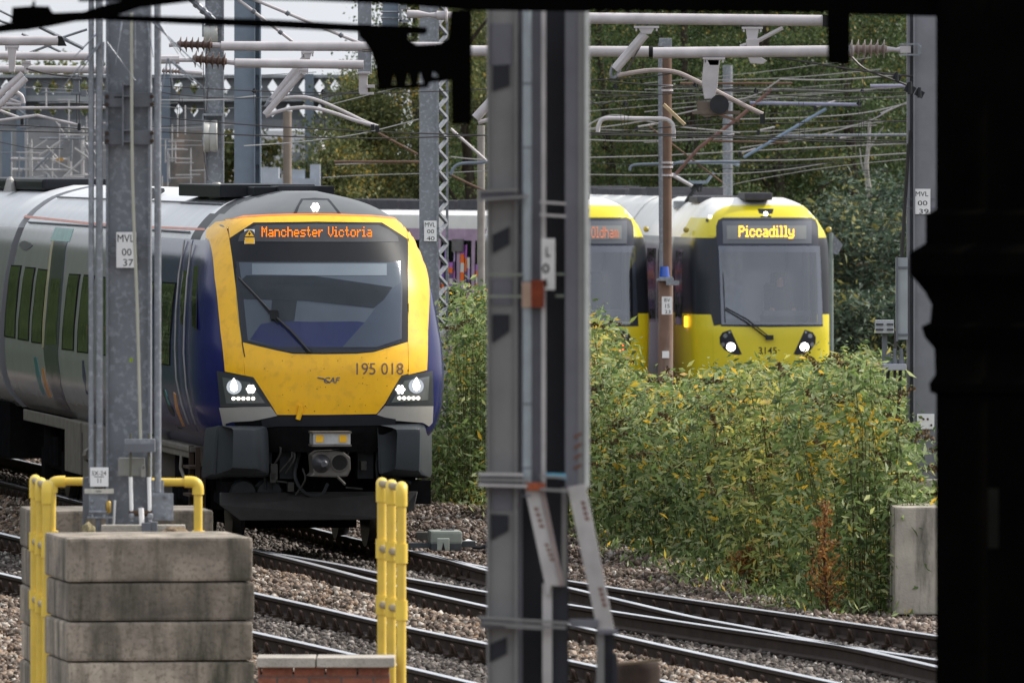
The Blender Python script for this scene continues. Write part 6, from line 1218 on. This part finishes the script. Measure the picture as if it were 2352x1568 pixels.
# ---------------------------------------------------------------- trees and bushes
def leaves(C, dirs, L, Wd, curl=.25):
    """folded diamond leaves; C base points, dirs unit directions"""
    n = len(C); side = np.cross(dirs, rng.normal(size=(n,3))); side /= np.linalg.norm(side, axis=1)[:,None]+1e-9; up = np.cross(side, dirs)
    L = L[:,None]; W = Wd[:,None]; base = C; tip = C+dirs*L - up*L*curl*.6; m = C+dirs*L*.45
    v = np.stack([base, m+side*W*.5-up*W*.15, tip, m-side*W*.5-up*W*.15], 1); q = np.arange(n)[:,None]*4
    f = np.concatenate([q+np.array([[0,1,2]]), q+np.array([[0,2,3]])], 0); return v.reshape(-1,3), f
def unit(a): return a/(np.linalg.norm(a, axis=1)[:,None]+1e-9)
def crown_mesh(seed, rx, rz, n, leaf=.13):
    global rng; rng = np.random.default_rng(seed); k = 80
    cc = unit(rng.normal(size=(k,3)))*(rng.uniform(.25,1,(k,1))**.5)*np.array([rx,rx,rz]); cc[:,2] += rz
    sz = rng.uniform(.25,.62,(k,1)); idx = rng.integers(0,k,n); P = cc[idx]+rng.normal(size=(n,3))*sz[idx]*np.array([1,1,.75])*.6
    d = unit(rng.normal(size=(n,3))+np.array([0,0,-.6])); L = rng.uniform(.6,1.25,n)*leaf; v, f = leaves(P, d, L, L*.62); return v, f
TG = [ISL('dark_green_leaves', [(0,(.028,.048,.020)),(.45,(.062,.102,.036)),(.85,(.11,.165,.055)),(.99,(.16,.20,.06)),(1,(.26,.20,.05))], .6, .25, nscale=.5),
      ISL('mid_green_leaves', [(0,(.038,.066,.024)),(.4,(.085,.128,.042)),(.85,(.145,.195,.062)),(.98,(.21,.23,.068)),(1,(.32,.25,.06))], .6, .3, nscale=.5),
      ISL('autumn_leaves', [(0,(.058,.08,.03)),(.4,(.12,.15,.052)),(.8,(.20,.215,.072)),(.97,(.29,.25,.07)),(1,(.44,.31,.06))], .6, .35, nscale=.6)]
BARK = M('dark_bark', (.06,.05,.04), .9, 0, .3, 5, bump=.6); BIRCH = M('pale_birch_bark', (.30,.28,.26), .8, 0, .2, 6, spot=.8, spot_col=(.05,.045,.04), spot_scale=7)
crowns = {}
def tree(x, D, h, rx, kind, label, group='trees behind the overhead wires', z0=.6, bark=None, n=30000, leaf=.085):
    base = V(x,0,D); base.z = -.27
    t = thing('tree', base, label, 'tree', group); key = (kind, round(rx,1), round(h/2,0), n)
    if key not in crowns:
        v, f = crown_mesh(hash(key) % 1000, rx, (h-z0)/2, n, leaf); o = fast_mesh('crown', v, f, TG[kind]); crowns[key] = o
    else: o = crowns[key].copy(); COL.objects.link(o)
    o.parent = t; o.location = (0,0,z0); o.rotation_euler = (0,0,random.uniform(0,6.28) if key in crowns else 0)
    mb = MB(); p = [base+Vector((0,0,0)), base+Vector((.1*rx,0,h*.35)), base+Vector((-.05*rx,0,h*.65)), base+Vector((.05,0,h*.93))]; mb.tube(curve(p, 4), .16, 8, .03)
    for k_ in range(7):
        z = h*(.25+.09*k_); a = k_*2.4; mb.tube(curve([base+Vector((0,0,z)), base+Vector((math.cos(a)*rx*.4, math.sin(a)*rx*.4, z+h*.07)), base+Vector((math.cos(a)*rx*.8, math.sin(a)*rx*.8, z+h*.12))], 3), .05, 5, .012)
    mb.build('trunk', bark or BARK, t, smooth=True); return t
TREES = [(752,238,4.9,.8,2,'yellowing birch tree at the left end of the tree line, beside the pale cabins'),(842,240,6.3,1.15,2,'yellow-green tree between the drop post and the lattice mast'),(958,246,9.6,1.5,1,'green tree directly behind the lattice mast'),(1065,240,9.5,1.6,2,'yellow-tinged tree seen left of the foreground steel mast'),
 (1165,252,10.4,2.0,1,'green tree mostly hidden by the foreground steel mast'),(1385,244,10.6,2.0,1,'green tree just right of the foreground steel mast'),(1480,252,11.0,2.0,0,'dark green tree left of the brown tubular mast'),(1580,242,10.4,1.8,1,'green tree behind the brown tubular mast'),
 (1680,254,11.0,2.0,0,'dark green tree behind the pale tubular mast'),(1770,243,10.8,1.9,1,'green tree above the Piccadilly tram roof'),(1860,252,11.2,2.0,0,'dark green tree right of the tram roof lamp'),(1940,244,11.0,1.8,0,'dark tree with hanging branches left of the birch trunk'),
 (2030,256,11.2,2.0,0,'dark tree behind the bare birch trunk'),(2120,248,11.0,1.9,1,'green tree behind the right-hand numbered mast'),(1280,262,11.0,2.0,0,'dark tree behind the foreground steel mast, farther back'),(2200,258,11.4,2.0,0,'tree behind the black iron column')]
for x, D, h, rx, k_, lab in TREES: tree(x, D, h, rx, k_, lab)
tree(130, 330, 7.2, 3.2, 2, 'distant pale green tree top above the bridge at the left', n=15000, leaf=.2); tree(400, 320, 6.6, 3.0, 2, 'distant tree seen through the bridge openings', n=15000, leaf=.2); tree(-10, 320, 5.5, 3., 1, 'distant tree behind the bridge at the left edge', n=15000, leaf=.2); tree(840, 300, 6.4, 1.0, 2, 'small tree rising just above the right end of the bridge', n=15000, leaf=.16)
# bare birch trunk
t = thing('birch_trunk', V(2010,650,226), 'pale leaning birch trunk in front of the dark trees, left of the right-hand mast', 'tree trunk')
mb = MB(); mb.tube(curve(VP([(1998,270),(1995,330),(1990,380),(1995,430),(2003,480),(2008,540),(2018,600),(2012,660),(2010,760)], 226), 4), [px(3+.30*i,226) for i in range(33)], 8); mb.build('trunk', BIRCH, t, smooth=True)
mb = MB(); mb.tube(curve(VP([(1992,350),(2010,320),(2030,290)], 226), 4), px(3,226), 6, px(1,226)); mb.tube(curve(VP([(1996,420),(1980,380),(1975,340)], 226), 4), px(3,226), 6, px(1,226)); mb.build('branch', BIRCH, t, smooth=True)
# buddleia bushes
BUD = [ISL('bush_leaves_green', [(0,(.06,.10,.035)),(.3,(.15,.22,.07)),(.6,(.26,.36,.11)),(.8,(.40,.46,.26)),(.94,(.50,.52,.17)),(.98,(.75,.58,.07)),(1,(.8,.5,.05))], .6, .5, nscale=1.1),
       ISL('bush_leaves_yellowing', [(0,(.07,.10,.03)),(.3,(.18,.23,.06)),(.6,(.34,.40,.11)),(.8,(.50,.52,.18)),(.94,(.75,.62,.10)),(1,(.7,.48,.2))], .6, .5, nscale=1.1),
       ISL('bush_leaves_bluish', [(0,(.02,.035,.022)),(.4,(.045,.075,.045)),(.75,(.09,.14,.09)),(.95,(.17,.22,.14)),(1,(.30,.28,.08))], .6, .3, nscale=1.1)]
STEM = M('brown_stem', (.085,.075,.04), .85, 0, .3, 10); SPIKE = ISL('brown_seed_heads', [(0,(.05,.03,.015)),(.6,(.12,.075,.03)),(1,(.20,.13,.05))], .9); RUSTL = ISL('rust_orange_leaves', [(0,(.09,.045,.02)),(.5,(.30,.12,.03)),(1,(.50,.27,.06))], .6, .35); PURF = ISL('purple_flowers', [(0,(.30,.10,.45)),(1,(.5,.25,.65))], .6)
ENV = [(900,1040),(950,1010),(1018,975),(1036,690),(1060,655),(1110,665),(1150,680),(1360,705),(1380,760),(1400,835),(1430,870),(1475,885),(1530,900),(1565,905),(1590,885),(1640,868),(1700,858),(1745,845),(1790,838),(1830,852),(1880,850),(1910,850),(1960,815),(2010,825),(2045,880),(2070,980),(2090,1080),(2110,1120),(2150,1140)]
def envz(x, D):
    xp = CX+x*F/D; return H-(interp(ENV, xp)-HY)*D/F
def bush(cx, cy, r, label, mat, n_st, top=3.2, lpl=115, spike=.30, seed=0, leafL=.10, clampf=True, group='buddleia bushes', fl=False, skirt=0):
    global rng; rng = np.random.default_rng(seed+11); rr = random.Random(seed)
    base = Vector((cx, cy, -.27)); t = thing('buddleia_bush', base, label, 'bush', group)
    C = []; Dv = []; Ls = []; st = MB(); sp = []; pf = []
    for k_ in range(n_st):
        a = rr.uniform(0, 6.283); q = math.sqrt(rr.random())*r; ex, ey = cx+math.cos(a)*q, cy+math.sin(a)*q*1.3
        hm = (min(top, max(.4, envz(ex, ey))) if clampf else top)*rr.uniform(.35,.98) if k_ % 3 else (min(top, max(.4, envz(ex, ey))) if clampf else top)*rr.uniform(.8,1.03)
        sx, sy = cx+math.cos(a)*q*.75, cy+math.sin(a)*q*.9; dx = rr.uniform(-.6,.6)
        p = [Vector((sx,sy,-.27)), Vector((sx*.6+ex*.4, sy*.6+ey*.4, hm*.55)), Vector((ex,ey,hm*.95)), Vector((ex+dx, ey+rr.uniform(-.2,.2), hm*rr.uniform(.70,1.0)))]
        cvp = curve(p, 5); st.tube(cvp, .007, 4, .003); arr = np.array(cvp)
        tt = rng.uniform(.0,1,lpl)*(len(arr)-1.001); i0 = tt.astype(int); fr = (tt-i0)[:,None]; pos = arr[i0]*(1-fr)+arr[i0+1]*fr + rng.normal(size=(lpl,3))*(.10+.14*(tt[:,None] < .4*len(arr)))
        d = unit(rng.normal(size=(lpl,3))*np.array([1,1,.5])+np.array([0,0,-.35])); C.append(pos); Dv.append(d); Ls.append((.35+1.15*rng.uniform(0,1,lpl)**1.6)*leafL)
        if rr.random() < spike:
            e = cvp[-1]; dd = Vector((rr.uniform(-1,1), rr.uniform(-.3,.3), rr.uniform(-.15,.8))).normalized(); ln = rr.uniform(.16,.34)
            m_ = 46; s_ = rng.uniform(0,1,m_)[:,None]; c = np.array(e)+np.array(dd)*s_*ln+rng.normal(size=(m_,3))*.012*(1.3-s_)-np.array([0,0,1])*s_**2*ln*.25; (pf if (fl and rr.random() < .12) else sp).append(c)
    if skirt:
        m_ = skirt; aa = rng.uniform(0,6.283,m_); qq = np.sqrt(rng.uniform(.15,1.1,m_))*r; C.append(np.stack([cx+np.cos(aa)*qq, cy+np.sin(aa)*qq*1.3, -.22+rng.uniform(0,1,m_)**1.3*1.15], 1)); Dv.append(unit(rng.normal(size=(m_,3))+np.array([0,0,-.2]))); Ls.append((.35+1.0*rng.uniform(0,1,m_))*leafL)
    v, f = leaves(np.concatenate(C), np.concatenate(Dv), np.concatenate(Ls), np.concatenate(Ls)*.34, .5); o = fast_mesh('foliage', v-np.array(base), f, mat); o.parent = t
    st.build('stem', STEM, t)
    for lst, m_, nm in ((sp, SPIKE, 'seed_spike'), (pf, PURF, 'purple_flower')):
        if lst:
            c = np.concatenate(lst); v, f = leaves(c, unit(rng.normal(size=(len(c),3))), np.full(len(c), .036), np.full(len(c), .03)); o = fast_mesh(nm, v-np.array(base), f, m_); o.parent = t
    return t
B0 = Vector((-1.15,150)); B1 = Vector((2.9,107)); bd = (B1-B0); sd_ = 0
ROWS = [ (1.0, 1.15, 0, ((.03,'at the left end of the row, just right of the train nose'),(.15,'second from the train nose, near the ground'),(.28,'low behind the foreground mast'),(.40,'between the slanted legs of the foreground mast'),(.52,'just right of the slanted legs'),(.63,'in the front row below the brown mast'),(.74,'in the front row below the Piccadilly tram lamp'),(.85,'in the front row left of the orange plants'),(.95,'in the front row by the concrete block'))),
 (3.0, 1.4, 0, ((.03,'tall, behind the numbered lattice mast'),(.18,'tall with purple flowers, left of the foreground mast'),(.33,'tall, behind the foreground mast'),(.48,'in front of the Oldham tram'),(.62,'at the foot of the brown mast'),(.76,'below the Piccadilly headlights'),(.90,'in front of the right-hand numbered mast'))),
 (5.0, 1.6, 1, ((.05,'farther back, left of the foreground mast'),(.25,'farther back in front of the Oldham tram'),(.42,'yellowing, before the Piccadilly tram'),(.58,'yellowing with brown spikes, right of the Piccadilly tram'),(.72,'beside the small isolator posts'))),
 (7.2, 1.8, 1, ((-.1,'farthest back before the tram line, left'),(.1,'farthest back before the tram line, middle'),(.28,'farthest back before the tram line, right')))]
for ri, (off, r_, mi_, lst) in enumerate(ROWS):
    for f_, lab in lst:
        c = B0+bd*f_; sd_ += 1
        bush(c.x+off, c.y+ri*1.5, r_, 'buddleia bush '+lab, BUD[1 if (mi_ and sd_ % 2) or sd_ % 4 == 0 else 0], 125, seed=sd_, spike=.28+.1*ri, fl=(f_ < .35 and ri < 2), skirt=(2600, 900, 0, 0)[ri])
sd_ += 1; bush(-.48, 141.5, .62, 'buddleia bush nearest the train, in front of the numbered lattice mast foot', BUD[0], 60, seed=77, spike=.3, skirt=1800, fl=True)
for x, D, h, lab in ((1950,222,3.4,'bluish green shrub right of the Piccadilly tram, lower'),(2030,224,3.8,'bluish green shrub under the birch trunk'),(2090,220,3.0,'bluish green shrub behind the grey weight box'),(1980,218,1.6,'dark shrub low behind the louvred panel'),(1925,228,2.6,'dark shrub close to the diamond plate pole')):
    c = V(x,0,D); sd_ += 1; bush(c.x, c.y, 1.1, lab, BUD[2], 110, top=h, seed=sd_, spike=.1, clampf=False, group='dark shrubs by the tram line', leafL=.16, lpl=80)
# rust-coloured plants at the front
def sapling(x, y, D, h, label, seed, sway=.0):
    global rng; rng = np.random.default_rng(seed); b = V(x,y,D); t = thing('rusty_weed', b, label, 'plant'); top = b+Vector((sway,0,h)); mb = MB(); p = curve([b, b+Vector((sway*.3-.03,0,h*.4)), top], 8); mb.tube(p, .018, 6, .005); C = []
    for k_ in range(26):
        z = .12+.86*k_/26; q = p[min(len(p)-1, int(z*(len(p)-1)))]; a = k_*2.4; l_ = .13*(1.15-z)+.04+.05*math.sin(k_*1.7); e = q+Vector((math.cos(a)*l_, math.sin(a)*l_, l_*.9)); mb.tube([q, e], .005, 4, .002); C.append(np.array(q)+(np.array(e)-np.array(q))*rng.uniform(.2,1.1,(34,1))+rng.normal(size=(34,3))*.022)
    mb.build('stem', M('dark_red_stem', (.05,.025,.02), .8) if 'dark_red_stem' not in bpy.data.materials else bpy.data.materials['dark_red_stem'], t); c = np.concatenate(C); v, f = leaves(c, unit(rng.normal(size=(len(c),3))), np.full(len(c),.05), np.full(len(c),.018)); o = fast_mesh('foliage', v-np.array(b), f, RUSTL); o.parent = t
sapling(1903,1415,107.6,1.12,'upright rusty-brown weed standing before the bushes near the concrete block', 5, -.03)
sapling(1985,1370,111,.75,'orange-leaved plant just left of the concrete block', 6, .05); sapling(1720,1340,113.5,.35,'small orange plant low at the bush edge', 8, .03)
# grass and low weeds at the foot of the bushes
rng = np.random.default_rng(99); n = 2600; tq = rng.uniform(0,1,n); c = np.stack([B0.x+bd.x*tq+rng.normal(size=n)*.35+.25, B0.y+bd.y*tq+rng.normal(size=n)*.8, np.full(n,-.2)+rng.uniform(0,.16,n)], 1)
d = unit(rng.normal(size=(n,3))*np.array([.6,.6,.2])+np.array([0,0,.8])); L = rng.uniform(.05,.13,n); v, f = leaves(c, d, L, L*.25); o = fast_mesh('weeds', v, f, BUD[0]); tag(o, 'low green weeds along the foot of the bushes', 'weeds', None, 'stuff')
# unseen trees added on the left bank to vary what the train side mirrors
rl = random.Random(8)
for i in range(15):
    y = 140+i*12; x = -14.5-max(0, y-150)*.10-rl.uniform(0,3); tree(CX+x*F/y, y, rl.uniform(5,8.5), 2.0, (1,2,0,1)[i % 4], 'unseen tree added on the bank left of the railway, number %d from the near end' % (i+1) if False else 'unseen tree added on the bank to the left of the line, beyond the frame', group='unseen trees on the left bank', n=12000, leaf=.16)
# ---------------------------------------------------------------- separate pieces become parts of their own
def islands(me):
    n = len(me.vertices); p = list(range(n))
    def fd(a):
        while p[a] != a: p[a] = p[p[a]]; a = p[a]
        return a
    for e in me.edges:
        a, b = fd(e.vertices[0]), fd(e.vertices[1])
        if a != b: p[a] = b
    g = {}
    for q in me.polygons: g.setdefault(fd(q.vertices[0]), []).append(q)
    return list(g.values())
SPLIT = {'brake_hose','reinforcing_plate','shadow_patch','weight_cable','air_pipe','panel_seam','bolt','anti_climb_spikes','rust_bleed','tube_band','roof_rib','roof_seam','cab_handrail','underframe_case','plough_bracket','drum_bracket','drum_cable','splice_bracket','roof_equipment','pantograph_head','weight_band','isolator_leg','bars','louvre','window','sign_strap','drive_rod','joint','u_bolt','lower_web','branch','coupler_fittings','bolted_plate','joint'}
for o in list(SC.objects):
    if o.type != 'MESH' or o.parent is None or o.name.split('.')[0] not in SPLIT: continue
    isl = islands(o.data)
    if len(isl) < 2 or len(isl) > 60: continue
    base = o.name.split('.')[0]; me0 = o.data; sm = [q.use_smooth for q in me0.polygons]
    for k_, g in enumerate(isl):
        ids = sorted({v for q in g for v in q.vertices}); mp = {v: i for i, v in enumerate(ids)}; me = bpy.data.meshes.new(base)
        me.from_pydata([me0.vertices[v].co[:] for v in ids], [], [tuple(mp[v] for v in q.vertices) for q in g])
        for m in me0.materials: me.materials.append(m)
        me.polygons.foreach_set('material_index', [q.material_index for q in g]); me.polygons.foreach_set('use_smooth', [q.use_smooth for q in g])
        if any(q.use_smooth for q in g): me.set_sharp_from_angle(angle=R(38))
        if k_ == 0: o.data = me
        else: c = o.copy(); c.data = me; COL.objects.link(c)
